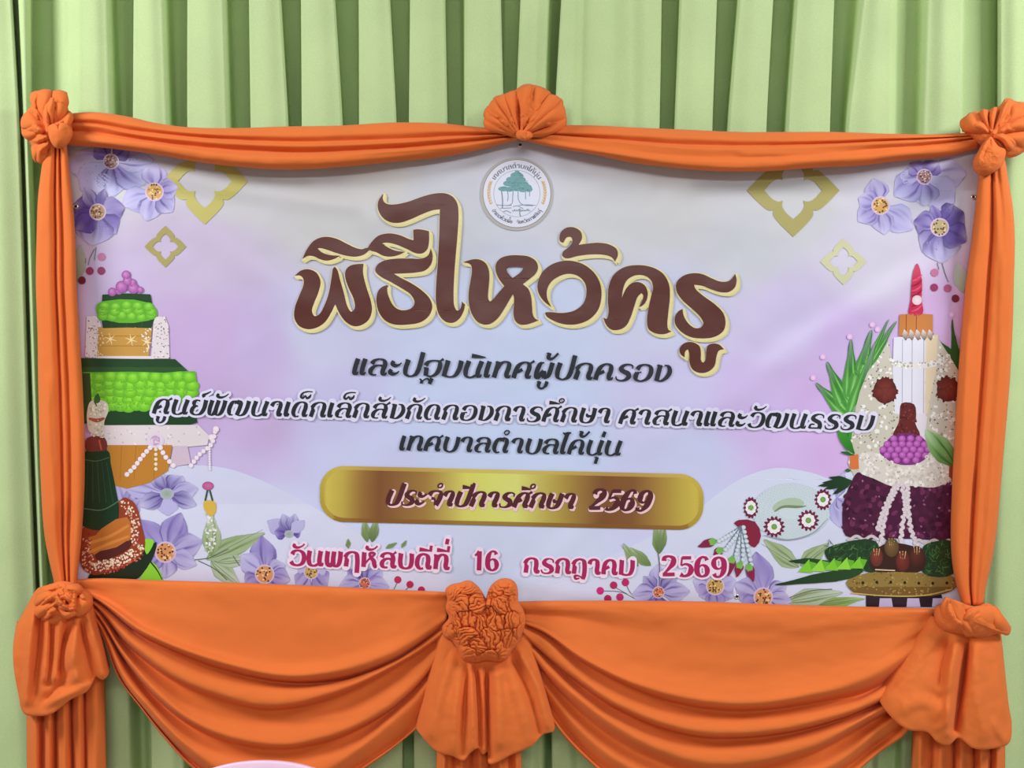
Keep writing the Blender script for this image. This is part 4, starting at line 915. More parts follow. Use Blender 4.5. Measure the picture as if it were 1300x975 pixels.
# top right corner
flower(2, 1173.5, 224.5, [(1228, 222, 44, GRYV, LAVP, MIDV), (1212, 260, 46, PERI, LAVP, None), (1172, 262, 40, MIDV, PERI, VIOD), (1136, 250, 42, MIDV, PERI, VIO), (1142, 222, 28, LAV, PERI, VIO), (1190, 204, 26, VIO, MIDV, VIOD), (1156, 206, 24, MIDV, MIDV, VIOD)], 8.5, (150, 118, 138), seed=4)
flower(3, 1118, 261, [(1110, 226, 32, LAV, LAVP, VIO), (1160, 290, 38, PERI, LAVP, MIDV), (1122, 298, 30, LAV, LAVP, VIO), (1090, 282, 30, MIDV, LAVP, VIO), (1090, 250, 28, MIDV, LAVP, VIO)], 10, seed=6)
flower(4, 1193, 288.5, [(1224, 270, 46, VIO, VIOD, VIOD), (1209, 258, 18, VIO, VIO, VIOD), (1184, 260, 16, VIO, MIDV, VIOD), (1160, 282, 36, LAV, VIO, VIO), (1170, 318, 32, VIO, LAV, VIOD), (1198, 334, 50, VIO, LAVP, VIOD), (1226, 308, 38, VIO, VIO, VIOD)], 10, (186, 170, 128), seed=8)
def berries(z, pts, stems, r=5.0, name='berry_spray'):
    it = Ink(z)
    for s in stems: it.stroke(s, .9, rgb((104, 116, 104)))
    for x, y, c in pts: it.disc(x, y, r, r*1.02, rgb(c), rgb(c), 0, 14)
    return it.build(name)
for pa in (((100, 358), (102, 310), 16, rgb((150, 166, 140)), rgb((176, 186, 172))), ((1222, 372), (1216, 332), 18, rgb((160, 178, 150)), rgb((192, 200, 200)))):
    it = Ink(3); it.petal(*pa); it.build('faint_leaf')
berries(4, [(129, 326, (192, 120, 160)), (114, 344, (150, 60, 96)), (128.5, 343.7, (150, 60, 96)), (104, 356, (112, 40, 60))], [[(120, 316), (114, 328), (112, 336)], [(122, 314), (120, 330)], [(108, 334), (109, 328)]])
berries(4, [(1186.6, 346, (196, 120, 160)), (1186, 365, (154, 60, 104)), (1203, 366, (178, 90, 130)), (1213, 379, (120, 40, 66))], [[(1196, 334), (1200, 348), (1204, 358)], [(1190, 334), (1192, 342)]])
# bottom left bouquet
flower(4, 212, 627, [(176, 614, 26, LAV, LAVP, VIO), (152, 618, 24, LAVP, LAVP, MIDV), (202, 600, 26, VIO, LAVP, VIOD), (232, 604, 30, VIO, LAVP, VIOD), (252, 622, 26, LAV, LAVP, MIDV), (250, 640, 22, VIO, LAVP, VIOD), (212, 655, 28, LAVP, LAVP, None), (178, 644, 24, VIO, LAVP, VIOD)], 9, green=True, seed=11)
flower(3, 160, 650, [(148, 612, 30, LAVP, LAVP, MIDV), (186, 606, 30, LAV, LAVP, VIO), (178, 636, 24, VIO, LAV, VIOD)], 0, seed=12)
flower(5, 210, 701, [(178, 658, 32, LAV, MIDV, MIDV), (228, 650, 36, LAV, MIDV, VIO), (258, 688, 34, LAV, LAV, VIO), (250, 716, 26, LAV, LAVP, MIDV), (208, 734, 32, LAV, LAVP, VIO), (184, 722, 24, LAV, MIDV, VIO)], 11.5, (214, 146, 92), seed=13)
flower(3, 367, 678, [(340, 660, 22, LAV, LAVP, None), (348, 676, 18, VIO, MIDV, VIOD), (360, 652, 18, VIO, LAVP, VIOD), (374, 652, 16, VIO, LAVP, VIOD), (382, 672, 18, VIO, MIDV, VIOD), (386, 660, 16, LAVP, LAVP, None)], 6, green=True, seed=14)
flower(4, 336, 729, [(334, 680, 34, LAV, MIDV, VIO), (304, 706, 30, LAVP, LAVP, MIDV), (312, 748, 34, MIDV, LAV, VIO), (362, 716, 26, LAV, LAVP, VIO), (368, 738, 28, MIDV, LAV, VIO), (340, 764, 26, MIDV, LAV, VIO)], 10.5, (214, 150, 96), seed=15)
flower(3, 395, 726, [(376, 746, 26, LAV, LAV, VIO), (416, 744, 30, MIDV, LAV, VIO), (380, 714, 22, LAVP, LAVP, None), (414, 716, 22, LAVP, LAVP, None)], 8, (196, 166, 100), seed=16)
flower(4, 463, 740.5, [(442, 722, 20, VIO, MIDV, VIOD), (464, 716, 18, VIO, LAV, VIOD), (486, 726, 24, MIDV, LAVP, VIO), (494, 744, 24, LAV, LAVP, MIDV), (430, 744, 28, LAV, LAVP, VIO), (462, 766, 26, MIDV, LAV, VIO)], 6.5, (206, 110, 96), seed=17)
# bottom right bouquet
flower(4, 836, 752, [(836, 716, 24, LAV, LAVP, MIDV), (816, 732, 20, VIO, LAV, VIOD), (802, 754, 26, LAV, LAVP, VIO), (858, 732, 20, VIO, LAV, VIOD), (876, 752, 26, LAV, LAVP, VIO), (836, 780, 26, VIO, LAV, VIOD)], 6.5, (210, 120, 90), seed=18)
flower(3, 908, 744, [(880, 736, 28, LAV, LAVP, MIDV), (888, 758, 26, MIDV, LAV, VIO), (930, 760, 26, MIDV, LAV, VIO), (934, 736, 26, LAV, LAVP, MIDV), (908, 772, 26, MIDV, LAV, VIO)], 10, (196, 160, 84), seed=19)
flower(4, 969, 758, [(962, 700, 36, LAV, MIDV, MIDV), (932, 742, 34, LAV, LAV, VIO), (1000, 742, 24, LAV, LAVP, VIO), (1006, 762, 22, LAV, LAVP, VIO), (940, 774, 28, MIDV, LAV, VIO)], 10.5, (214, 150, 96), seed=20)
flower(2, 1062, 632, [(1072, 600, 18, PERI, LAVP, MIDV), (1068, 670, 26, PERI, LAVP, MIDV), (1072, 650, 20, LAV, LAVP, VIO)], 0, seed=22)
GR1 = rgb((150, 170, 116)); GR2 = rgb((104, 132, 70)); GRP = rgb((178, 196, 168)); GRD = rgb((70, 92, 52))
def leaves(z, lst, stems=(), name='printed_leaf'):
    it = Ink(z)
    for b, t, w, c0, c1, bd in lst:
        it.petal(b, t, w, c0, c1, GR2, bd, (.5, 1, .85, .5), edge=.8)
        it.base += .00002; it.stroke([b, ((b[0]+t[0])/2, (b[1]+t[1])/2), t], [.9, .8, .3], rgb((112, 132, 92)))
    for s in stems: it.stroke(s, 1.2, rgb((98, 106, 92)))
    return it.build(name)
leaves(3, [((262, 710), (334, 672), 28, GRP, GR1, .06), ((268, 706), (272, 652), 26, GR1, GRP, -.06)], [[(246, 711), (266, 708), (290, 697)], [(252, 712), (272, 722), (288, 736)], [(296, 706), (304, 718)]], 'pale_leaf_pair')
leaves(3, [((268, 712), (304, 742), 26, GRP, GRP, 0), ((276, 714), (318, 710), 18, GRP, GRP, 0)], (), 'pale_leaf_pair')
leaves(4, [((466, 688), (462, 658), 12, GR2, GR1, 0), ((472, 688), (478, 658), 13, GRD, GR1, 0)], (), 'hanging_leaf_pair')
leaves(4, [((836, 703), (830, 664), 12, GR2, GR1, .05), ((836, 703), (846, 664), 14, GRD, GR1, -.05)], [[(835, 700), (837, 716), (837, 746)]], 'hanging_leaf_pair')
leaves(4, [((810, 719), (788, 692), 14, GR1, GR1, .1), ((826, 718), (798, 698), 14, GR2, GR1, .1)], (), 'small_leaf_pair')
leaves(4, [((442, 696), (442, 684), 7, GR1, GR2, 0), ((490, 696), (504, 689), 6, GR1, GR2, 0), ((510, 695), (516, 686), 5, GR1, GR2, 0)], (), 'small_leaves')
leaves(3, [((1014, 720), (966, 690), 24, GRP, GR1, .1), ((1016, 718), (1052, 690), 22, GRP, GR1, .0), ((1000, 764), (1070, 752), 26, GRP, GRP, 0), ((1040, 768), (1098, 760), 14, GR1, rgb((140, 190, 90)), 0)], [[(998, 760), (1030, 750), (1056, 748)]], 'pale_leaf_group')
berries(4, [(505, 736, (190, 40, 88)), (520.5, 742, (186, 40, 88)), (535, 749, (180, 44, 90))], [[(505, 738), (500, 748)], [(520, 744), (512, 752)]], 4.6)
berries(4, [(762, 750, (206, 38, 124)), (779, 743, (180, 40, 92)), (794, 739.5, (186, 40, 96)), (787, 758, (190, 44, 110)), (771.6, 760, (178, 40, 92))], [[(764, 750), (790, 752), (806, 760)], [(780, 745), (796, 754)], [(795, 742), (800, 752), (808, 760)]], 4.8)

# ---- gold four-petalled ornaments
def quatre(cx, cy, r, col, z=3):
    O = [(0, -1, 1), (.34, -.66), (.43, -.52), (.42, -.42, 1), (.52, -.43), (.66, -.34)]; I = [(0, -.62, 1), (.19, -.44), (.24, -.32), (.22, -.22, 1), (.32, -.24), (.44, -.19)]
    def full(q):
        out = []
        for k in range(4):
            a = k*math.pi/2; c, s = round(math.cos(a)), round(math.sin(a))
            out += [(cx+r*(p[0]*c-p[1]*s), cy+r*(p[0]*s+p[1]*c))+((1,) if len(p) > 2 else ()) for p in q]
        return out
    it = Ink(z); it.poly(corner_curve(full(O), 4), col, (corner_curve(full(I), 4),), 0, 8); return it.build('gold_ornament')
quatre(260, 230, 55, rgb((188, 180, 100))); quatre(210, 313, 26.5, rgb((166, 156, 92))); quatre(1007, 241.7, 59, rgb((168, 160, 96))); quatre(1070.6, 332, 29.5, rgb((204, 204, 164)))

# ---- tiered leaf offering on the left
DG = rgb((30, 66, 34)); DG2 = rgb((44, 84, 42)); LG = rgb((134, 214, 58)); LG2 = rgb((96, 176, 40)); OFW = rgb((222, 212, 216)); AMB = rgb((196, 150, 72)); AMB2 = rgb((190, 128, 48))
a1 = lambda x, y: (80+x/4.643, 340+y/4.643)
a2 = lambda x, y: (80+x/4.43, 530+y/4.43)
A1 = lambda pts: [a1(*p) for p in pts]
A2 = lambda pts: [a2(*p) for p in pts]
def speckle(it, poly, n, cols, r0, r1, seed):
    rr_ = random.Random(seed); xs = [p[0] for p in poly]; ys = [p[1] for p in poly]; k = 0
    def ins(x, y):
        c = False
        for (x0, y0), (x1, y1) in zip(poly, poly[1:]+poly[:1]):
            if (y0 > y) != (y1 > y) and x < (x1-x0)*(y-y0)/(y1-y0)+x0: c = not c
        return c
    while k < n:
        x, y = rr_.uniform(min(xs), max(xs)), rr_.uniform(min(ys), max(ys))
        if ins(x, y): it.disc(x, y, rr_.uniform(r0, r1), rr_.uniform(r0, r1)*.8, rr_.choice(cols), None, rr_.uniform(0, 3), 7); k += 1
def scallops(it, poly_rows, rx, ry, cols):
    for y, x0, x1, n in poly_rows:
        for i in range(n):
            x = x0+(x1-x0)*(i+.5)/n
            it.disc(*a1(x, y+6*math.sin(i*2.1)), rx/4.643, ry/4.643, cols[0], cols[1], 0, 12, (0, -.4))
it = Ink(6)
for side_ in ([(140, 285), (200, 285), (225, 340), (212, 530), (130, 530)], [(535, 290), (600, 285), (622, 340), (628, 535), (520, 535)]):
    it.poly(A1(side_), OFW); speckle(it, A1(side_), 70, [rgb((110, 96, 92)), rgb((168, 154, 156)), rgb((240, 234, 236))], .6, 1.3, 5)
it.poly(A1([(210, 350), (525, 350), (505, 528), (200, 528)]), AMB)
it.poly(A1([(205, 520), (520, 520), (540, 540), (190, 540)]), OFW)
for yy in (402, 460): it.stroke(A1([(210, yy), (515, yy)]), .8, rgb((160, 116, 50)))
for fx, fy in ((280, 420), (402, 425), (495, 435)):
    for q in range(6):
        an = q*math.pi/3+.3; it.stroke([a1(fx, fy), a1(fx+36*math.cos(an), fy+36*math.sin(an))], [1.6, .4], rgb((238, 218, 160)))
speckle(it, A1([(460, 355), (520, 355), (505, 520), (480, 520)]), 26, [rgb((232, 226, 216))], .8, 1.6, 8); speckle(it, A1([(205, 380), (245, 360), (235, 520), (200, 520)]), 20, [rgb((226, 208, 168))], .8, 1.4, 9)
it.build('gilded_tier')
it = Ink(7)
it.poly(A1([(225, 300), (540, 300), (520, 356), (380, 352), (235, 356)]), DG); it.poly(A1([(232, 158), (380, 150), (515, 156), (526, 215), (228, 215)]), DG)
for xx in (290, 380, 470): it.stroke(A1([(xx, 305), (xx-8, 350)]), .8, DG2)
it.poly(A1([(200, 215), (250, 195), (500, 205), (548, 240), (552, 285), (500, 312), (250, 308), (200, 270)]), LG2, (), 3)
scallops(it, [(285, 205, 545, 6), (255, 200, 552, 5), (225, 212, 535, 5)], 34, 27, (rgb((150, 224, 70)), rgb((88, 168, 38))))
it.build('upper_leaf_tier')
it = Ink(8)
for bx, by, br in ((290, 142, 26), (330, 135, 24), (455, 130, 20), (415, 120, 34), (345, 112, 36), (410, 88, 24), (380, 78, 28), (372, 42, 27)):
    it.disc(*a1(bx, by), br/4.643, br/4.643, rgb((206, 140, 204)), rgb((150, 78, 150)), 0, 14, (-.25, -.3))
it.build('pink_berry_cluster')
it = Ink(7)
it.poly(A1([(105, 790), (780, 850), (792, 912), (740, 925), (250, 928), (110, 915)]), DG)
it.poly(A1([(105, 610), (780, 610), (800, 745), (720, 800), (490, 838), (160, 835), (105, 830)]), LG2)
scallops(it, [(815, 180, 500, 7), (775, 140, 640, 9), (730, 130, 780, 11), (690, 120, 790, 11), (645, 115, 775, 10)], 44, 34, (rgb((152, 228, 62)), rgb((94, 178, 36))))
it.poly(A1([(95, 532), (400, 536), (660, 538), (735, 606), (600, 618), (400, 612), (105, 616)]), lambda x, y: DG if y < 466 else DG2)
it.poly(A1([(98, 620), (160, 620), (172, 840), (150, 900), (100, 915)]), rgb((52, 78, 44)))
it.build('lower_leaf_tier')
it = Ink(6)
it.poly(A2([(160, 42), (760, 42), (822, 102), (812, 155), (700, 165), (150, 160)]), OFW); speckle(it, A2([(250, 60), (760, 50), (810, 110), (700, 150), (250, 150)]), 40, [rgb((196, 182, 190)), rgb((236, 230, 234))], .8, 2, 11)
it.poly(A2([(245, 155), (615, 155), (590, 300), (480, 370), (360, 400), (280, 380)]), AMB2)
for xx in (330, 410, 520): it.stroke(A2([(xx, 160), (xx-10, 350)]), .7, rgb((166, 104, 34)))
it.poly(A2([(620, 160), (700, 160), (720, 260), (600, 280)]), rgb((206, 186, 204)))
it.build('amber_pot')
it = Ink(9)
def beads(pts, r, c=(232, 216, 226)):
    q = catmull([a2(*p) for p in pts], 6) if len(pts) > 2 else np.array([a2(*p) for p in pts])
    L = np.sum(np.hypot(*np.diff(q, axis=0).T))
    for x, y in resample(q, max(2, int(L/(r*1.75)))): it.disc(x, y, r, r, rgb((242, 232, 236)), rgb(c), 0, 10, (-.2, -.3))
it.disc(*a2(520, 132), 11, 9, rgb((228, 212, 228)), rgb((222, 206, 224))); it.disc(*a2(520, 130), 6.5, 6.5, rgb((206, 176, 204)), rgb((190, 160, 192)))
beads([(490, 170), (445, 220), (400, 280), (360, 320)], 3.2); beads([(548, 170), (575, 220), (620, 270)], 3.2); beads([(522, 180), (522, 230), (522, 290)], 2.4, (222, 206, 150))
it.build('bead_string'); it = Ink(9)
beads([(855, 80), (835, 150), (765, 210), (720, 270)], 3.0); beads([(825, 150), (824, 220), (826, 290)], 1.6); beads([(860, 66), (835, 112)], 4)
it.build('bead_string')
it = Ink(9)
it.poly(A2([(440, 760), (500, 715), (525, 700), (500, 800), (420, 905), (280, 925), (140, 915), (150, 880)]), rgb((28, 44, 28)), (), 3)
it.poly(A2([(430, 915), (470, 850), (500, 810), (560, 915)]), rgb((140, 212, 60)), (), 3); it.poly(A2([(462, 685), (510, 690), (500, 730), (470, 770)]), rgb((140, 212, 60)), (), 3)
it.stroke(A2([(495, 815), (530, 860), (556, 910)]), [2, 1.6, 1], rgb((26, 52, 24)))
it.poly(A2([(112, 620), (230, 600), (340, 450), (400, 480), (440, 600), (460, 740), (400, 810), (280, 860), (170, 885), (105, 840)]), rgb((150, 62, 36)), (), 4)
it.poly(A2([(160, 690), (360, 560), (380, 680), (270, 760), (170, 770)]), rgb((196, 116, 48)), (), 3)
for q in range(4): it.stroke(A2([(150, 680+q*26), (260, 650+q*20), (365, 580+q*30)]), [3.5, 4, 3], rgb((214, 140, 62) if q % 2 else (196, 112, 44)))
it.poly(A2([(180, 770), (300, 730), (380, 690), (390, 710), (300, 780), (190, 800)]), rgb((88, 36, 30)), (), 3)
speckle(it, A2([(310, 470), (370, 470), (430, 580), (430, 720), (385, 725), (385, 600)]), 110, [rgb((232, 206, 178)), rgb((206, 160, 130)), rgb((244, 226, 204)), rgb((170, 70, 50))], .9, 1.8, 21)
speckle(it, A2([(150, 820), (300, 790), (440, 710), (460, 750), (310, 840), (170, 870)]), 130, [rgb((240, 222, 196)), rgb((220, 186, 150)), rgb((244, 230, 206))], 1, 1.9, 22)
speckle(it, A2([(165, 872), (310, 842), (455, 760), (440, 800), (300, 870), (180, 890)]), 50, [rgb((176, 52, 42)), rgb((206, 120, 100))], .9, 1.6, 23)
speckle(it, A2([(105, 650), (150, 650), (170, 800), (160, 880), (110, 850)]), 70, [rgb((200, 140, 110)), rgb((226, 188, 158)), rgb((130, 50, 36))], .9, 1.6, 24)
it.build('garlanded_bowl')
it = Ink(10)
it.poly(A2([(128, 190), (190, 175), (255, 190), (268, 260), (300, 420), (316, 520), (300, 600), (230, 632), (150, 628), (105, 600), (110, 300)]), lambda x, y: rgb((26, 58, 34)), (), 4)
for q in range(5): it.stroke(A2([(140+q*26, 250), (130+q*38, 480)]), .8, rgb((46, 84, 52)))
it.stroke(A2([(115, 512), (220, 520), (314, 470)]), 1.4, rgb((84, 118, 84))); it.stroke(A2([(125, 238), (190, 245), (258, 225)]), 1.2, rgb((70, 104, 72)))
it.poly(A2([(135, 115), (235, 115), (245, 180), (190, 190), (130, 185)]), rgb((122, 52, 44)), (), 3); it.stroke(A2([(205, 130), (215, 178)]), 2.4, rgb((196, 84, 64)))
it.poly(A1([(160, 790), (205, 778), (258, 795), (268, 840), (245, 900), (232, 970), (160, 970), (140, 890), (145, 830)]), rgb((214, 210, 190)), (), 4)
it.stroke(A1([(158, 890), (200, 900), (240, 888)]), [3, 5, 3], rgb((168, 84, 60))); it.petal(a1(196, 815), a1(205, 740), 8, rgb((70, 110, 56)), rgb((50, 92, 44)))
speckle(it, A1([(160, 800), (250, 800), (240, 870), (160, 870)]), 26, [rgb((240, 238, 226)), rgb((180, 180, 150))], 1, 2.4, 25); speckle(it, A2([(150, 40), (220, 40), (225, 110), (170, 110)]), 22, [rgb((238, 232, 220)), rgb((190, 180, 150))], 1, 2.4, 26)
it.build('leaf_cone')
it = Ink(5)
speckle(it, A2([(800, 520), (850, 520), (860, 640), (850, 760), (800, 760)]), 60, [rgb((220, 224, 214)), rgb((190, 200, 172)), rgb((236, 236, 234))], 1.2, 2.2, 31)
it.poly(A2([(795, 470), (855, 475), (860, 530), (835, 555), (795, 520)]), rgb((214, 178, 76)), (), 3); it.stroke(A2([(812, 412), (800, 465)]), 2.2, rgb((50, 84, 56))); it.stroke(A2([(826, 412), (840, 465)]), 2.2, rgb((50, 84, 56)))
it.disc(*a2(815, 385), 7.4, 5.6, rgb((208, 110, 160)), rgb((176, 88, 146)))
it.build('bud_pendant')

# ---- candle offering on the right
b1 = lambda x, y: (1030+x/4.06, 320+y/4.0625)
b2 = lambda x, y: (880+x/3.714, 540+y/3.7125)
B1 = lambda pts: [b1(*p) for p in pts]
B2 = lambda pts: [b2(*p) for p in pts]
AL = rgb((64, 150, 52)); ALD = rgb((34, 104, 34)); ALH = rgb((140, 206, 112))
it = Ink(5)
for b_, t_, w_ in [((190, 840), (22, 675), 20), ((190, 820), (80, 565), 22), ((205, 780), (205, 450), 22), ((215, 800), (310, 400), 26), ((250, 640), (440, 355), 15), ((300, 560), (400, 345), 8), ((200, 900), (330, 470), 24)]:
    it.petal(b1(*b_), b1(*t_), w_, AL, ALD, ALH, 0, (.9, 1, .7, .34))
it.petal(b1(210, 980), b1(150, 920), 12, ALD, AL, None); it.petal(b1(190, 1010), b1(240, 780), 22, AL, AL, ALD)
for b_, t_, w_ in [((745, 640), (726, 345), 10), ((740, 560), (655, 455), 12), ((770, 700), (740, 430), 14)]: it.petal(b1(*b_), b1(*t_), w_, rgb((30, 84, 36)), rgb((40, 96, 44)), None, 0, (.9, 1, .7, .34))
for x, y in ((60, 540), (198, 436), (315, 374), (342, 398), (10, 648), (722, 322)): it.disc(*b1(x, y), 3.8, 3.8, rgb((240, 214, 242)), rgb((224, 176, 228)))
it.build('aloe_leaves')
it = Ink(6)
wl = [(400, 450), (350, 540), (290, 620), (250, 720), (230, 800), (205, 975), (190, 1090), (240, 1200), (560, 1200), (450, 830), (420, 600)]
wr = [(650, 440), (715, 540), (775, 640), (775, 1200), (560, 1200), (600, 830), (645, 600)]
it.poly(B1([(430, 820), (640, 820), (650, 1200), (420, 1200)]), rgb((222, 216, 226)))
for pl in (wl, wr):
    it.poly(B1(pl), rgb((200, 195, 180))); speckle(it, B1(pl), 170, [rgb((236, 234, 230)), rgb((200, 196, 186))], 1.6, 3.4, 41); speckle(it, B1(pl), 130, [rgb((112, 110, 84)), rgb((150, 146, 122))], .7, 1.5, 42)
it.build('white_flower_mass')
it = Ink(7)
it.poly(B1([(425, 440), (655, 425), (655, 600), (640, 835), (430, 835), (420, 600)]), lambda x, y: rgb((222, 222, 236)) if x < 1174 else rgb((222, 206, 176)))
for xx in (470, 520, 580): it.stroke(B1([(xx, 450), (xx-2, 830)]), 1.1, rgb((176, 178, 192)))
sp = B1([(395, 540), (420, 585), (480, 600), (550, 600), (640, 590), (700, 560), (700, 530), (650, 560), (540, 572), (440, 560)])
it.poly(sp, rgb((224, 222, 220)), (), 3); speckle(it, sp, 50, [rgb((240, 238, 236)), rgb((176, 170, 156))], 1, 2, 44)
speckle(it, B1([(490, 410), (620, 410), (640, 445), (500, 450)]), 26, [rgb((238, 232, 226)), rgb((150, 110, 70))], 1, 2, 45)
it.build('white_wax_block')
it = Ink(8)
it.poly(B1([(455, 322), (540, 316), (626, 322), (626, 432), (450, 432)]), rgb((202, 128, 66)))
for xx in (490, 542): it.stroke(B1([(xx, 322), (xx-2, 430)]), 1.0, rgb((142, 78, 36)))
for q in range(5): it.petal(b1(480+q*32, 400), b1(488+q*32, 456), 7, rgb((236, 230, 224)), rgb((120, 84, 60)), None)
it.build('amber_wax_block')
it = Ink(8)
it.poly(B1([(545, 58), (556, 75), (566, 120), (572, 170), (568, 240), (574, 320), (504, 322), (512, 250), (516, 180), (522, 120), (534, 75)]), rgb((196, 44, 84)), (), 3)
for q in range(7): it.stroke(B1([(518+2*abs(3-q)*0, 150+q*26), (545, 140+q*26), (570, 118+q*26)]), [1.2, 2.6, 1.2], rgb((150, 26, 60) if q % 2 else (222, 84, 116)))
it.base += .0001; it.disc(*b1(545, 248), 6.2, 6.2, rgb((240, 226, 232)), rgb((226, 200, 210)))
it.build('red_candle')
for x, y, r_, sd in ((380, 715, 60, 1), (705, 708, 58, 2)):
    it = Ink(8); it.disc(*b1(x, y), r_/4.06, r_*1.1/4.06, rgb((122, 50, 40)), rgb((84, 26, 26))); rr_ = random.Random(sd)
    for q in range(16):
        a = rr_.uniform(0, 6.28); it.petal(b1(x+20*math.cos(a), y+20*math.sin(a)), b1(x+70*math.cos(a), y+74*math.sin(a)), 7, rgb((126, 52, 42)), rgb((90, 28, 28)), None)
    it.build('dark_red_rosette')
it = Ink(8)
it.poly(B1([(465, 780), (530, 785), (540, 850), (535, 880), (560, 945), (420, 948), (450, 880), (455, 840)]), rgb((98, 36, 34)), (), 3); speckle(it, B1([(465, 785), (530, 785), (540, 860), (550, 930), (430, 935), (455, 860)]), 40, [rgb((136, 56, 50)), rgb((74, 22, 26))], .9, 1.8, 47)
it.build('dark_red_spike')
it = Ink(9)
it.petal(b2(1240, 200), b2(1095, 20), 28, rgb((60, 120, 50)), rgb((150, 196, 120)), rgb((40, 96, 40))); it.poly(B2([(738, 142), (778, 136), (782, 205), (740, 208)]), rgb((214, 118, 62)))
it.poly(B2([(1208, 190), (1250, 180), (1252, 290), (1205, 240)]), rgb((150, 74, 46)))
it.petal(b2(760, 135), b2(680, 20), 12, ALD, AL); it.petal(b2(760, 140), b2(695, 125), 4, ALD, ALD); it.petal(b2(745, 212), b2(715, 212), 4, ALD, ALD)
for q, (x, y) in enumerate(((590, 285), (640, 245), (610, 270), (620, 300), (660, 325))): it.petal(b2(750, 262), b2(x, y), 7, rgb((34, 70, 36)), rgb((26, 52, 30)), None)
it.build('side_leaves')
it = Ink(8)
dome = B2([(880, 130), (905, 85), (945, 45), (1000, 36), (1065, 46), (1105, 85), (1120, 125), (1070, 175), (1005, 188), (930, 170)])
it.poly(dome, rgb((124, 48, 124)), (), 3)
for ry_, (x0, x1, n) in zip((62, 88, 114, 140, 164), ((945, 1065, 4), (915, 1090, 6), (895, 1108, 7), (915, 1095, 6), (960, 1050, 3))):
    for q in range(n): it.disc(*b2(x0+(x1-x0)*q/(n-1), ry_+3*math.sin(q*3)), 4.6, 4.2, rgb((206, 122, 204)), rgb((160, 76, 160)), 0, 12, (-.2, -.3))
it.build('pink_berry_dome')
it = Ink(7)
mound = B2([(775, 222), (830, 235), (980, 280), (1120, 285), (1232, 245), (1236, 400), (1225, 530), (1050, 535), (860, 530), (718, 520), (703, 440), (710, 360), (745, 270)])
it.poly(mound, rgb((74, 24, 56)), (), 3)
rr_ = random.Random(5)
speckle(it, mound, 150, [rgb((92, 34, 70)), rgb((110, 44, 84)), rgb((84, 28, 62)), rgb((60, 18, 46))], 3.2, 5.0, 51)
speckle(it, mound, 36, [rgb((150, 84, 124)), rgb((134, 66, 108)), rgb((172, 104, 146))], 1.0, 2.2, 52)
it.build('purple_berry_mound')
it = Ink(8)
col = B2([(770, 190), (800, 130), (880, 135), (930, 172), (1005, 190), (1075, 178), (1120, 128), (1180, 120), (1225, 180), (1225, 240), (1140, 292), (1040, 285), (940, 288), (850, 250), (790, 225)])
it.poly(col, rgb((214, 208, 200)), (), 3); speckle(it, col, 180, [rgb((236, 232, 226)), rgb((200, 192, 182)), rgb((228, 222, 216))], 1.6, 3.2, 53); speckle(it, col, 30, [rgb((120, 112, 84))], .6, 1.1, 54)
for pts in ([(965, 285), (920, 380), (895, 480), (885, 570)], [(985, 280), (1000, 380), (985, 480), (978, 575)], [(1010, 285), (1015, 400), (1030, 500), (1055, 562)], [(950, 290), (900, 400), (870, 490)]):
    q = resample(catmull(B2(pts), 6), 26)
    for i, (x, y) in enumerate(q): it.disc(x+1.2*math.sin(i*2.3), y, 3.4, 2.6, rgb((232, 222, 226)), rgb((206, 190, 198)), i, 8)
for x0, x1 in ((730, 870), (1060, 1205)):
    for i in range(26): it.disc(*b2(x0+(x1-x0)*i/25, 530+8*math.sin(x0+i*.5)+(18 if x0 > 900 else 0)), 2.2, 2.0, rgb((228, 218, 220)), rgb((200, 186, 190)), 0, 8)
it.build('white_flower_collar')
it = Ink(7)
bowl = B2([(720, 740), (780, 705), (900, 690), (1000, 690), (1120, 700), (1225, 712), (1240, 760), (1180, 795), (1000, 805), (850, 802), (760, 790)])
it.poly(B2([(815, 795), (1170, 795), (1185, 856), (815, 856)]), rgb((44, 34, 42)))
for x in (880, 1010, 1130): it.poly(B2([(x, 815), (x+55, 815), (x+62, 856), (x-4, 856)]), rgb((196, 188, 222)))
it.poly(bowl, lambda x, y: rgb((146, 122, 62)) if y < 745 else rgb((118, 92, 44)), (), 3); speckle(it, bowl, 120, [rgb((182, 158, 88)), rgb((104, 80, 36)), rgb((160, 136, 70))], .7, 1.8, 56)
for q in range(7): it.disc(*b2(800+q*66, 742-3*math.sin(q)), 1.8, 2.0, rgb((40, 28, 20)))
it.stroke(B2([(745, 790), (900, 803), (1100, 800), (1220, 772)]), 1.4, rgb((206, 182, 104)))
it.build('brass_bowl')
for pl, n, sd in ((B2([(620, 590), (700, 555), (860, 545), (880, 600), (860, 690), (780, 680), (640, 640)]), 110, 57), (B2([(1085, 570), (1150, 545), (1215, 545), (1225, 700), (1120, 712), (1080, 690)]), 90, 58)):
    it = Ink(9); it.poly(pl, rgb((34, 62, 34)), (), 3); rr_ = random.Random(sd)
    xs = [p[0] for p in pl]; ys = [p[1] for p in pl]
    for q in range(n):
        x, y = rr_.uniform(min(xs)+4, max(xs)-4), rr_.uniform(min(ys)+3, max(ys)-3); a = rr_.uniform(0, 6.28)
        it.stroke([(x, y), (x+6*math.cos(a), y+6*math.sin(a))], [1.2, .4], rgb(rr_.choice([(52, 100, 48), (78, 128, 66), (26, 48, 28), (40, 82, 42)])))
    it.build('green_moss')
it = Ink(10)
it.petal(b2(800, 690), b2(385, 752), 14, rgb((40, 76, 36)), rgb((30, 58, 30)), None, 0, (.8, 1, .8, .4)); it.petal(b2(640, 640), b2(450, 640), 7, rgb((40, 80, 36)), rgb((30, 60, 30)), None)
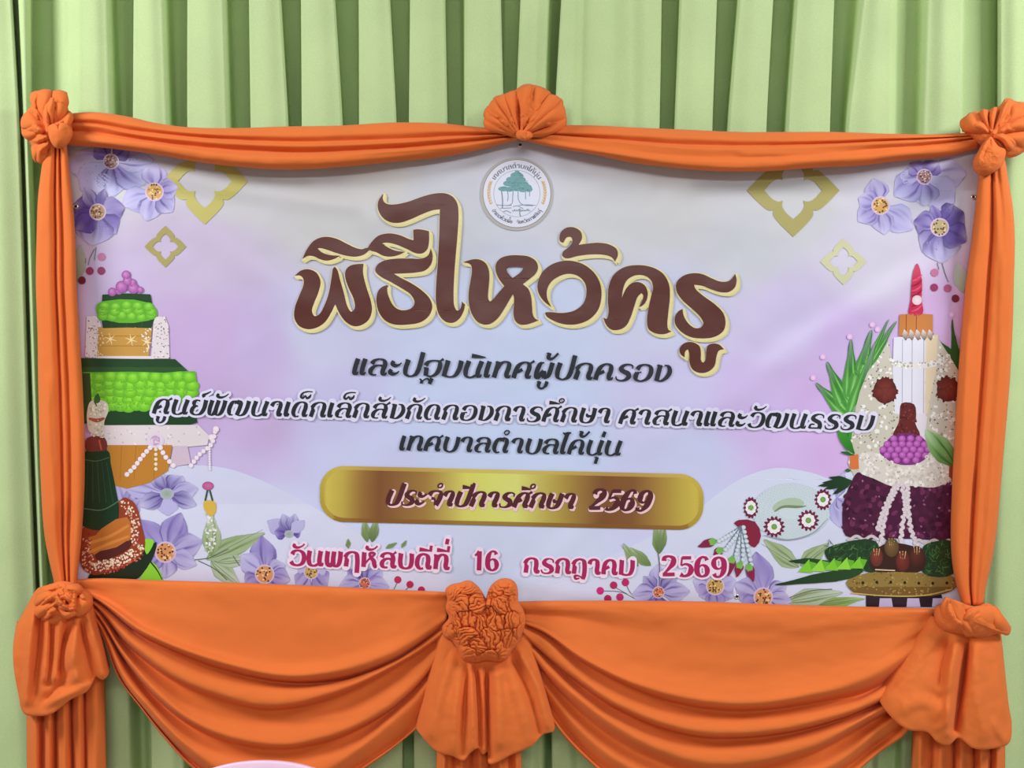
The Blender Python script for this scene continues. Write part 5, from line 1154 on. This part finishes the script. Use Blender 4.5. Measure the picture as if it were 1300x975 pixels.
for q in range(5):
    x = 525+q*60; it.poly(B2([(x-30, 690-q*4), (x+22, 630-q*3), (x+38, 695-q*5)]), rgb((146, 218, 66) if q % 2 else (124, 202, 52))); it.poly(B2([(x+20, 640-q*3), (x+56, 650-q*4), (x+38, 692-q*5)]), rgb((104, 178, 44)))
it.build('folded_leaf_fan')
it = Ink(10)
it.poly(B2([(835, 620), (900, 560), (1000, 560), (1090, 600), (1090, 680), (960, 690), (840, 680)]), rgb((58, 32, 26)), (), 3)
for x, y, rx, ry, c in ((865, 622, 30, 44, (122, 56, 44)), (936, 575, 34, 46, (112, 84, 50)), (1055, 618, 36, 50, (86, 42, 34)), (988, 640, 33, 50, (112, 46, 38))):
    it.disc(*b2(x, y), rx/3.714, ry/3.714, rgb(tuple(v*1.15 for v in c)), rgb(tuple(v*.8 for v in c)), 0, 16, (-.2, -.3))
    for q in range(-1, 2): it.stroke([b2(x+q*14, y-ry*.9), b2(x+q*9, y-ry*.2)], [1.2, .5], rgb((206, 176, 120)))
it.stroke(B2([(860, 680), (950, 684)]), 1.4, rgb((226, 206, 170)))
it.build('dark_buds')

# ---- jasmine garland with tassel
it = Ink(6)
outer = [b2(460+182*math.cos(a)+6*math.sin(7*a), 405+132*math.sin(a)) for a in np.linspace(0, 2*math.pi, 48, endpoint=False)]
it.poly(outer, rgb((206, 218, 226)))
rr_ = random.Random(8)
for rI in np.linspace(.35, .97, 6):
    m_ = int(60*rI)
    for q in range(m_):
        a = 2*math.pi*q/m_+rI; it.disc(*b2(460+180*rI*math.cos(a), 405+130*rI*math.sin(a)), 2.4, 2.0, rgb((216, 226, 232)), rgb((188, 204, 214)), 0, 8)
it.poly(B2([(375, 385), (420, 350), (500, 345), (525, 370), (500, 380), (420, 390), (385, 408)]), rgb((176, 196, 172)), (), 3); it.stroke(B2([(385, 405), (420, 385), (500, 384), (532, 380)]), [1.5, 3, 3, 1], rgb((120, 140, 104)))
it.stroke(B2([(330, 518), (440, 540), (560, 510), (635, 440)]), [.6, 1.8, 1.8, .8], rgb((150, 160, 170)))
it.build('jasmine_ring')
for x, y, full in ((382, 478, 1), (543, 448, 1), (272, 388, .7), (612, 350, .8)):
    it = Ink(7)
    for q in range(14):
        a = 2*math.pi*q/14; it.petal(b2(x+18*math.cos(a)*full, y+18*math.sin(a)), b2(x+52*math.cos(a)*full, y+52*math.sin(a)), 4.4, rgb((124, 34, 74)), rgb((112, 26, 62)), None)
    for q in range(9):
        a = 2*math.pi*q/9; it.disc(*b2(x+23*math.cos(a)*full, y+23*math.sin(a)), 2.9, 2.9, rgb((236, 236, 238)), None, 0, 8)
    it.disc(*b2(x, y), 3.6, 3.6, rgb((140, 176, 92)), rgb((104, 150, 66)))
    it.build('flower_badge')
it = Ink(8)
it.poly(B2([(192, 462), (215, 446), (292, 455), (320, 520), (292, 575), (262, 560), (240, 500)]), rgb((134, 34, 62)), (), 2)
for tx, ty in ((120, 545), (150, 585), (195, 625), (232, 655), (272, 655)):
    q = resample(np.array([b2(235, 480), b2(tx, ty)]), 9)
    it.stroke([b2(225, 475), b2(tx-6, ty)], 1.6, rgb((104, 120, 140)))
    for x, y in q: it.disc(x+.8, y, 3.0, 2.6, rgb((222, 232, 238)), rgb((188, 202, 214)), .6, 8)
for gx, gy, bx, by in ((100, 545, 22, 572), (132, 585, 96, 612), (185, 625, 165, 712), (222, 650, 205, 716), (262, 662, 284, 738)):
    it.petal(b2(gx, gy), b2(bx, by), 11, rgb((124, 28, 66)), rgb((140, 34, 76)), None, 0, (.9, 1, .85, .5))
    dx, dy = bx-gx, by-gy; L = math.hypot(dx, dy)
    for o_ in (-.5, 0, .5): it.petal(b2(gx-dx/L*12, gy-dy/L*12), b2(gx+dx/L*26-dy/L*20*o_, gy+dy/L*26+dx/L*20*o_), 6, rgb((110, 172, 76)), rgb((130, 190, 92)), None)
it.build('jasmine_tassel')

# ---- round municipal emblem
it = Ink(6)
it.disc(655.8, 246.4, 46.2, 46.4, rgb((178, 174, 168)), rgb((170, 166, 160)), 0, 60); it.build('emblem_rim')
it = Ink(7)
EC = (656.2, 245.8)
it.disc(*EC, 43, 43, rgb((206, 214, 234)), rgb((214, 214, 228)), 0, 60)
def circ(r, w, c): it.ribbon(np.array([(EC[0]+r*math.cos(a), EC[1]+r*math.sin(a), w) for a in np.linspace(0, 2*math.pi, 64)]), c, False)
circ(43, .7, rgb((120, 120, 124))); circ(29.4, .6, rgb((140, 150, 164)))
EMB = it.build('emblem_disc')
e1 = lambda x, y: (590+x/8.125, 180+y/8.125)
it = Ink(8)
TE = rgb((96, 150, 154)); TED = rgb((62, 112, 116)); SK = rgb((110, 124, 140))
for x, y, rx, ry in ((540, 320, 28, 26), (520, 345, 50, 30), (560, 350, 45, 30), (500, 390, 75, 34), (570, 395, 62, 36), (450, 430, 55, 30), (540, 430, 70, 36), (620, 440, 40, 30), (640, 470, 52, 34), (600, 490, 55, 30), (400, 485, 56, 26), (460, 490, 50, 26), (530, 470, 60, 40), (660, 490, 40, 28)):
    it.disc(*e1(x, y), rx/8.125, ry/8.125, TE, TE, 0, 12)
rr_ = random.Random(3)
for q in range(60):
    x, y = rr_.uniform(370, 680), rr_.uniform(320, 505)
    if abs(x-535) < (y-290)*.85: it.stroke([e1(x, y), e1(x+10, y-8), e1(x+24, y)], .5, TED, True, 3)
for s in ([(500, 500), (495, 560), (485, 640), (440, 660)], [(550, 510), (556, 600), (590, 645), (700, 660)], [(380, 510), (390, 600), (388, 680)], [(440, 505), (448, 560), (442, 610)], [(626, 520), (628, 590)], [(670, 515), (668, 560)], [(330, 650), (400, 656), (480, 656)], [(560, 655), (640, 650), (730, 655)], [(370, 685), (430, 684), (480, 682)], [(500, 670), (530, 660), (570, 672), (600, 690)]):
    it.stroke([e1(*p) for p in s], .8 if s[0][0] != 380 else 1.3, SK)
for q in range(14): it.stroke([e1(490+q*13, 705+10*math.sin(q*2)), e1(500+q*13, 715+8*math.cos(q*3)), e1(508+q*13, 702+10*math.sin(q))], .7, SK)
it.stroke([e1(400, 720), e1(430, 712), e1(475, 732)], .9, SK); it.stroke([e1(570, 690), e1(568, 740), e1(575, 770)], 1.1, SK)
it.build('emblem_tree', None, EMB)
it = Ink(8)
def arc_text(text, r, a0, a1, h, flip=False, col=rgb((84, 96, 116))):
    st, adv = typeset(text, W=.24, thin=.1, slant=0)
    for q in st:
        a = a0+(a1-a0)*q[:, 0]/adv; rad = r+(-q[:, 1]*h if flip else q[:, 1]*h)
        it.ribbon(np.column_stack([EC[0]+rad*np.cos(a), EC[1]+rad*np.sin(a), q[:, 2]*h*1.1]), col, False)
arc_text('เทศบาลตำบลไค้นุ่น', 32.6, math.radians(-148), math.radians(-32), 4.6); it.build('emblem_lettering', None, EMB); it = Ink(8)
arc_text('อำเภอห้วยผึ้ง', 38.4, math.radians(146), math.radians(99), 3.6, True); it.build('emblem_lettering', None, EMB); it = Ink(8); arc_text('จังหวัดกาฬสินธุ์', 38.4, math.radians(90), math.radians(34), 3.6, True)
it.build('emblem_lettering', None, EMB)
for sgn in (-1, 1):
    it = Ink(8)
    for q in range(9):
        a = math.pi/2+sgn*(math.pi/2+math.radians(-22+q*5.4)) ; x, y = EC[0]+36.2*math.cos(a), EC[1]+36.2*math.sin(a)
        for o_ in (-.5, .5): it.petal((x, y), (x+3.6*sgn*o_+.8*sgn, y-3.2), 1.9, rgb((206, 166, 92)), rgb((214, 180, 110)), None, nu=5, nv=5)
    it.build('emblem_rice_ear', None, EMB)

# ---- gold plaque
it = Ink(8)
def bar(cx, cy, hw, hh, r, rot, grad, grow=0):
    pts = []; c, s = math.cos(rot), math.sin(rot)
    for sx, sy, a0 in ((1, -1, -90), (1, 1, 0), (-1, 1, 90), (-1, -1, 180)):
        for k in range(9):
            a = math.radians(a0+k*90/8); pts.append((sx*(hw-r)+r*math.cos(a), sy*(hh-r)+r*math.sin(a)))
    it.poly([(cx+x*c-y*s, cy+x*s+y*c) for x, y in pts], lambda X, Y: grad((X-cx)*c+(Y-cy)*s, -(X-cx)*s+(Y-cy)*c), (), 0, 5)
GX = [-243, -236, -215, -190, -168, -110, -60, -24, 6, 60, 116, 154, 185, 215, 236, 243]
GC = [(150, 140, 44), (206, 188, 84), (190, 168, 74), (152, 112, 56), (128, 82, 46), (160, 122, 60), (212, 206, 100), (214, 216, 112), (214, 216, 118), (178, 154, 70), (126, 80, 44), (132, 88, 48), (164, 128, 60), (190, 166, 72), (204, 184, 80), (160, 140, 48)]
def gplate(x, y): return rgb(tuple(np.interp(x, GX, [g[k] for g in GC]) for k in range(3)))
def grim(x, y):
    t = min(1, max(0, (y+36)/72)); g = gplate(x, y); a = np.array([206, 180, 92])*(1-t)+np.array([132, 84, 30])*t
    b = np.array([np.interp(x, GX, [q[k] for q in GC]) for k in range(3)]); m = a*.72+b*.28
    if abs(x) > 225: m = m*.45+np.array([196, 178, 62])*.55
    return rgb(tuple(m))
bar(649.5, 632, 243.5, 35.5, 30, math.radians(1.35), grim); bar(649.5, 632, 238, 30.5, 26, math.radians(1.35), gplate)
it.build('gold_plaque')
INK = rgb((38, 42, 48)); BRN = rgb((88, 44, 36)); HALO = rgb((220, 217, 240))
PKH = rgb((240, 222, 240))
for nm, col_, halo_, hw_, ho_, kw_, lines_ in (
    ('subtitle_lettering', INK, None, 0, (0, 0), dict(slant=.22), [('และปฐมนิเทศผู้ปกครอง', 446, 475.5, 851, 484.0, 20.5)]),
    ('school_lettering', INK, HALO, 3.0, (0, 0), dict(slant=.22), [('ศูนย์พัฒนาเด็กเล็กสังกัดกองการศึกษา', 193, 525, 774, 537, 18.5), ('ศาสนาและวัฒนธรรม', 785, 538, 1108, 546, 18.5)]),
    ('district_lettering', INK, None, 0, (0, 0), dict(slant=.22), [('เทศบาลตำบลไค้นุ่น', 506, 571.5, 788, 578, 18.5)]),
    ('plaque_lettering', rgb((84, 36, 40)), rgb((240, 200, 205)), .35, (1.8, 2.2), dict(W=.33, thin=.12, slant=.34), [('ประจำปีการศึกษา', 488, 640.5, 728, 645.5, 18.5), ('2569', 745, 646.5, 822, 649, 20)]),
    ('date_lettering', rgb((170, 34, 92)), PKH, 2.6, (0, 0), dict(W=.3, thin=.13, slant=.03), [('วันพฤหัสบดีที่', 368, 717, 571, 723, 18.5), ('16', 601, 724, 633, 724.5, 19), ('กรกฎาคม', 665, 727, 806, 730, 18.5), ('2569', 839, 731, 922, 733, 19.5)])):
    for ln in lines_: lettering(12, [ln], col_, halo_, hw_, ho_, **kw_).build(nm)

# ---- the main title, traced letter by letter
def zz(ox, oy, s, pts): return [(ox+p[0]/s, oy+p[1]/s)+((1,) if len(p) > 2 else ()) for p in pts]
z1 = lambda p: zz(360, 230, 4.3333, p)
z2 = lambda p: zz(640, 270, 4.0625, p)
z3 = lambda p: zz(580, 310, 8.125, p)
TITLE = [
 z1([(62, 520, 1), (95, 492), (135, 484), (180, 503), (203, 550), (192, 610), (168, 670), (156, 715), (170, 742), (195, 733), (222, 688), (247, 620), (262, 540), (270, 484, 1), (281, 472), (294, 486), (310, 540), (333, 620), (352, 690), (372, 718), (390, 703), (386, 650), (360, 592), (340, 535), (341, 492), (366, 465), (405, 456), (440, 454, 1), (437, 500), (455, 580), (480, 660), (486, 710), (468, 762), (430, 791), (390, 798), (345, 776), (307, 727), (284, 676, 1), (262, 722), (225, 778), (178, 807), (130, 814), (85, 796), (60, 755), (61, 700), (86, 630), (110, 565), (106, 532), (88, 519)]),
 z1([(103, 428, 1), (130, 372), (170, 325), (225, 306), (290, 316), (350, 345), (400, 368), (432, 374), (462, 366), (474, 378, 1), (442, 404), (400, 415), (350, 411), (290, 395), (235, 376), (200, 368), (186, 370, 1), (210, 391), (255, 406), (312, 410, 1), (275, 429), (235, 437), (195, 427), (165, 413), (135, 411)]),
 z1([(458, 374, 1), (482, 338), (522, 300), (580, 287), (640, 297), (690, 318), (715, 325, 1), (713, 268, 1), (735, 264), (772, 268), (800, 275, 1), (800, 330), (790, 375), (765, 396), (730, 397), (680, 374), (620, 349), (570, 338), (541, 341, 1), (570, 362), (620, 383), (670, 388, 1), (630, 407), (580, 415), (545, 409), (510, 391), (482, 383)]),
 z1([(810, 370, 1), (820, 410), (812, 455), (780, 490), (730, 502), (660, 507), (606, 509, 1), (642, 530), (700, 560), (762, 602), (805, 648), (818, 690), (800, 740), (755, 775), (690, 788), (610, 788), (560, 767), (525, 722), (510, 660), (520, 605), (545, 580), (573, 570, 1), (570, 600), (582, 645), (606, 687), (640, 708), (680, 708), (712, 690), (720, 662), (700, 624), (650, 590), (590, 555), (530, 522), (504, 494), (512, 465), (545, 440), (610, 427), (700, 425), (760, 425), (795, 408)]),
 z1([(548, 68, 1), (546, 100), (562, 122), (600, 128), (680, 114), (760, 86), (830, 68), (890, 67), (930, 85), (955, 122), (962, 180), (956, 300), (945, 430), (937, 550), (935, 640), (940, 690), (955, 712), (970, 704), (979, 682), (980, 662, 1), (998, 678, 1), (990, 715), (965, 758), (930, 779), (890, 772), (856, 736), (840, 680), (838, 600), (848, 450), (856, 300), (860, 154, 1), (820, 160), (760, 182), (700, 209), (640, 228), (590, 226), (545, 200), (519, 150), (522, 108)]),
 z2([(243, 487, 1), (205, 456), (178, 415), (172, 370), (195, 310), (245, 267), (320, 247), (400, 262), (460, 305), (495, 365), (502, 430), (485, 500), (440, 550), (375, 575), (310, 575), (250, 555), (217, 532), (212, 516), (240, 513), (300, 517), (360, 505), (407, 470), (425, 410), (415, 360), (380, 326), (330, 315), (280, 330), (240, 360), (221, 400), (222, 440)]),
 z2([(305, 155, 1), (290, 149), (285, 128), (296, 96), (325, 76), (365, 77), (395, 98), (402, 130), (384, 166, 1), (430, 159), (490, 155), (545, 165), (580, 188), (587, 218), (572, 252, 1), (556, 231), (520, 218), (450, 215), (380, 223), (320, 235), (300, 222), (305, 200), (335, 176), (352, 147), (346, 127), (325, 126)]),
 z2([(512, 540, 1), (528, 547), (538, 520), (535, 450), (540, 380), (566, 320), (617, 282), (690, 270), (765, 282), (820, 315), (850, 370), (855, 430), (846, 520), (842, 580), (848, 604), (863, 612, 1), (830, 625), (785, 623), (746, 601), (737, 560), (745, 490), (760, 425), (768, 382), (755, 345), (715, 322), (670, 325), (632, 350), (613, 395), (607, 440, 1), (630, 391), (660, 362), (695, 358), (726, 376), (740, 412), (735, 450), (715, 478), (697, 487, 1), (712, 455), (718, 428), (709, 414, 1), (690, 432), (672, 480), (652, 540), (627, 585), (590, 604), (550, 601), (524, 574)]),
 z2([(1192, 315, 1), (1199, 350), (1190, 385), (1160, 408), (1120, 410), (1070, 396), (1020, 376), (979, 371, 1), (986, 391), (1030, 431), (1090, 475), (1131, 520), (1142, 570), (1130, 610), (1090, 638), (1030, 648), (960, 640), (910, 611), (882, 572), (882, 535), (900, 508), (920, 496, 1), (926, 531), (951, 572), (985, 595), (1015, 591), (1028, 570), (1014, 540), (970, 496), (920, 451), (890, 406), (888, 366), (915, 331), (965, 313), (1020, 316), (1070, 338), (1115, 355), (1155, 353), (1178, 336)]),
 z2([(930, 745, 1), (912, 731), (904, 710), (915, 684), (942, 668), (980, 670), (1008, 690), (1015, 730), (1015, 760), (1025, 773), (1037, 763), (1042, 720), (1051, 685), (1080, 674), (1110, 681), (1133, 703, 1), (1108, 711), (1095, 742), (1085, 790), (1055, 818), (1015, 826), (975, 811), (957, 776), (955, 730), (948, 705), (934, 716)]),
]
HO_OUT = z3([(62, 188, 1), (110, 170), (175, 155), (240, 160), (295, 195), (328, 265), (335, 350), (325, 470), (324, 565), (340, 592, 1), (372, 570), (430, 500), (490, 432, 1), (430, 350), (400, 270), (405, 200), (450, 145), (530, 118), (640, 114), (750, 130), (815, 175), (837, 240), (815, 300), (760, 350), (680, 412, 1), (735, 460), (765, 540), (775, 640), (785, 730), (810, 770), (845, 783, 1), (780, 810), (700, 830), (645, 825), (600, 785), (584, 720), (588, 620), (590, 550), (578, 515, 1), (545, 570), (490, 665), (420, 765), (350, 818), (290, 828), (220, 805), (160, 730), (125, 620), (122, 500), (140, 380), (155, 270), (145, 215), (110, 193)])
HO_IN = z3([(575, 350, 1), (530, 300), (513, 262), (530, 238), (590, 232), (650, 232), (683, 242), (665, 280)])
it = Ink(12)
GLD = rgb((226, 212, 160)); GLD2 = rgb((214, 205, 140))
outl = [(corner_curve(t), ()) for t in TITLE]+[(corner_curve(HO_OUT), (corner_curve(HO_IN),))]
for o_, h_ in outl:                                    # pale gold rim, pulled down and to the right
    for dx, dy, w_, c_ in ((3.4, 3.6, 3.2, GLD2), (1.4, 1.4, 4.2, GLD)):
        lp = [(x+dx, y+dy) for x, y in o_]+[(o_[0][0]+dx, o_[0][1]+dy)]
        it.ribbon(np.column_stack([np.array(lp), np.full(len(lp), w_)]), c_, True)
it.base = it._lift()+LAYER; it.bump = 0
for o_, h_ in outl: it.poly(o_, BRN, h_, 0, 7)
it.build('title_lettering')

# ---- metal eyelets of the banner and the pin above the emblem
def eyelet(px, py, r0=.0055, hole=True):
    n = 20; V, F_ = [], []
    c = Vector(P(px, py, float(wrinkle(px, py))+.0012))
    for i in range(n):
        a = 2*math.pi*i/n
        for rr_, dd in ((r0, 0), (r0*.85, .0012), (r0*.6, .0008), (r0*.55, -.0006)):
            V.append((c.x+rr_*math.cos(a), c.y-dd, c.z+rr_*math.sin(a)))
    for i in range(n):
        k2 = (i+1) % n
        for j in range(3): F_.append((i*4+j, k2*4+j, k2*4+j+1, i*4+j+1))
    o = mesh_obj('eyelet', V, F_, M_BRASS, BANNER)
    V2 = [(c.x+r0*.58*math.cos(2*math.pi*i/n), c.y-.0004, c.z+r0*.58*math.sin(2*math.pi*i/n)) for i in range(n)]
    mesh_obj('eyelet_hole', V2, [tuple(range(n))], M_HOLE, o, False)
eyelet(660.5, 183.5); eyelet(96, 262); eyelet(935.5, 757.5); eyelet(1236, 250)

# ---- pale pink plastic chair standing in front of the left swag
def tube(bm, pts, r, n=10):
    pts = [Vector(p) for p in pts]; ringv = []
    for i, p in enumerate(pts):
        d = (pts[min(i+1, len(pts)-1)]-pts[max(i-1, 0)]).normalized()
        a = d.orthogonal().normalized() if abs(d.x) > .9 else d.cross(Vector((1, 0, 0))).normalized(); b = d.cross(a)
        rr_ = r[i] if hasattr(r, '__len__') else r
        ringv.append([bm.verts.new(p+a*rr_*math.cos(2*math.pi*k/n)+b*rr_*math.sin(2*math.pi*k/n)) for k in range(n)])
    for q, w in zip(ringv[:-1], ringv[1:]):
        for k in range(n): bm.faces.new((q[k], q[(k+1) % n], w[(k+1) % n], w[k]))
    bm.faces.new(ringv[0][::-1]); bm.faces.new(ringv[-1])
def bm_obj(name, bm, m, parent):
    me = bpy.data.meshes.new(name); bmesh.ops.recalc_face_normals(bm, faces=bm.faces); bm.to_mesh(me); bm.free()
    me.polygons.foreach_set('use_smooth', [True]*len(me.polygons)); me.materials.append(m)
    o = bpy.data.objects.new(name, me); COL.objects.link(o); o.parent = parent; return o
chair = empty('plastic_chair', (-.453, -.60, 0)); tag(chair, 'pale pink plastic chair whose backrest top shows at the bottom edge, before the left swag', 'chair')
H_ = .8135
def sheet(name, fn, nu, nv, thick):
    V = [fn(i/(nu-1), j/(nv-1)) for i in range(nu) for j in range(nv)]
    F_ = [(i*nv+j, (i+1)*nv+j, (i+1)*nv+j+1, i*nv+j+1) for i in range(nu-1) for j in range(nv-1)]
    o = mesh_obj(name, V, F_, M_PINK, chair, True, thick)
    bv = o.modifiers.new('soft_edge', 'BEVEL'); bv.width = .004; bv.segments = 3; bv.limit_method = 'ANGLE'
    return o
# seat: shallow dished panel with a front lip; backrest: curved slats joined by a rounded head rail
sheet('seat', lambda u, v_: (-.21+.42*u+(.02 if False else 0), .20-.43*v_, .43+.012*(2*u-1)**2-.01*math.sin(math.pi*v_)-(.035*max(0, v_-.85)/.15)), 24, 24, .012)
def rail(u, v_):
    x = -.205+.41*u; top = H_-1.25*x*x-2.4*abs(x)**3.4*3; bot = .725-.6*x*x
    z = bot+(top-bot)*v_
    return (x, .25-.35*x*x*.8+.02*(v_-.5), z)
sheet('head_rail', rail, 40, 10, .014)
for k in range(5):
    xc = -.15+.075*k
    sheet('back_slat', lambda u, v_, xc=xc: (xc-.02+.04*u, .2+.05*v_-.25*xc*xc, .43+.31*v_), 5, 14, .010)
for sx in (-1, 1):
    bm = bmesh.new(); tube(bm, [(sx*.2, .235, .74), (sx*.205, .215, .6), (sx*.205, .2, .43), (sx*.22, .23, .2), (sx*.235, .26, .0)], [.016, .018, .02, .018, .015]); bm_obj('leg', bm, M_PINK, chair)
    bm = bmesh.new(); tube(bm, [(sx*.19, -.2, .42), (sx*.205, -.22, .2), (sx*.215, -.235, .0)], [.02, .018, .015]); bm_obj('leg', bm, M_PINK, chair)
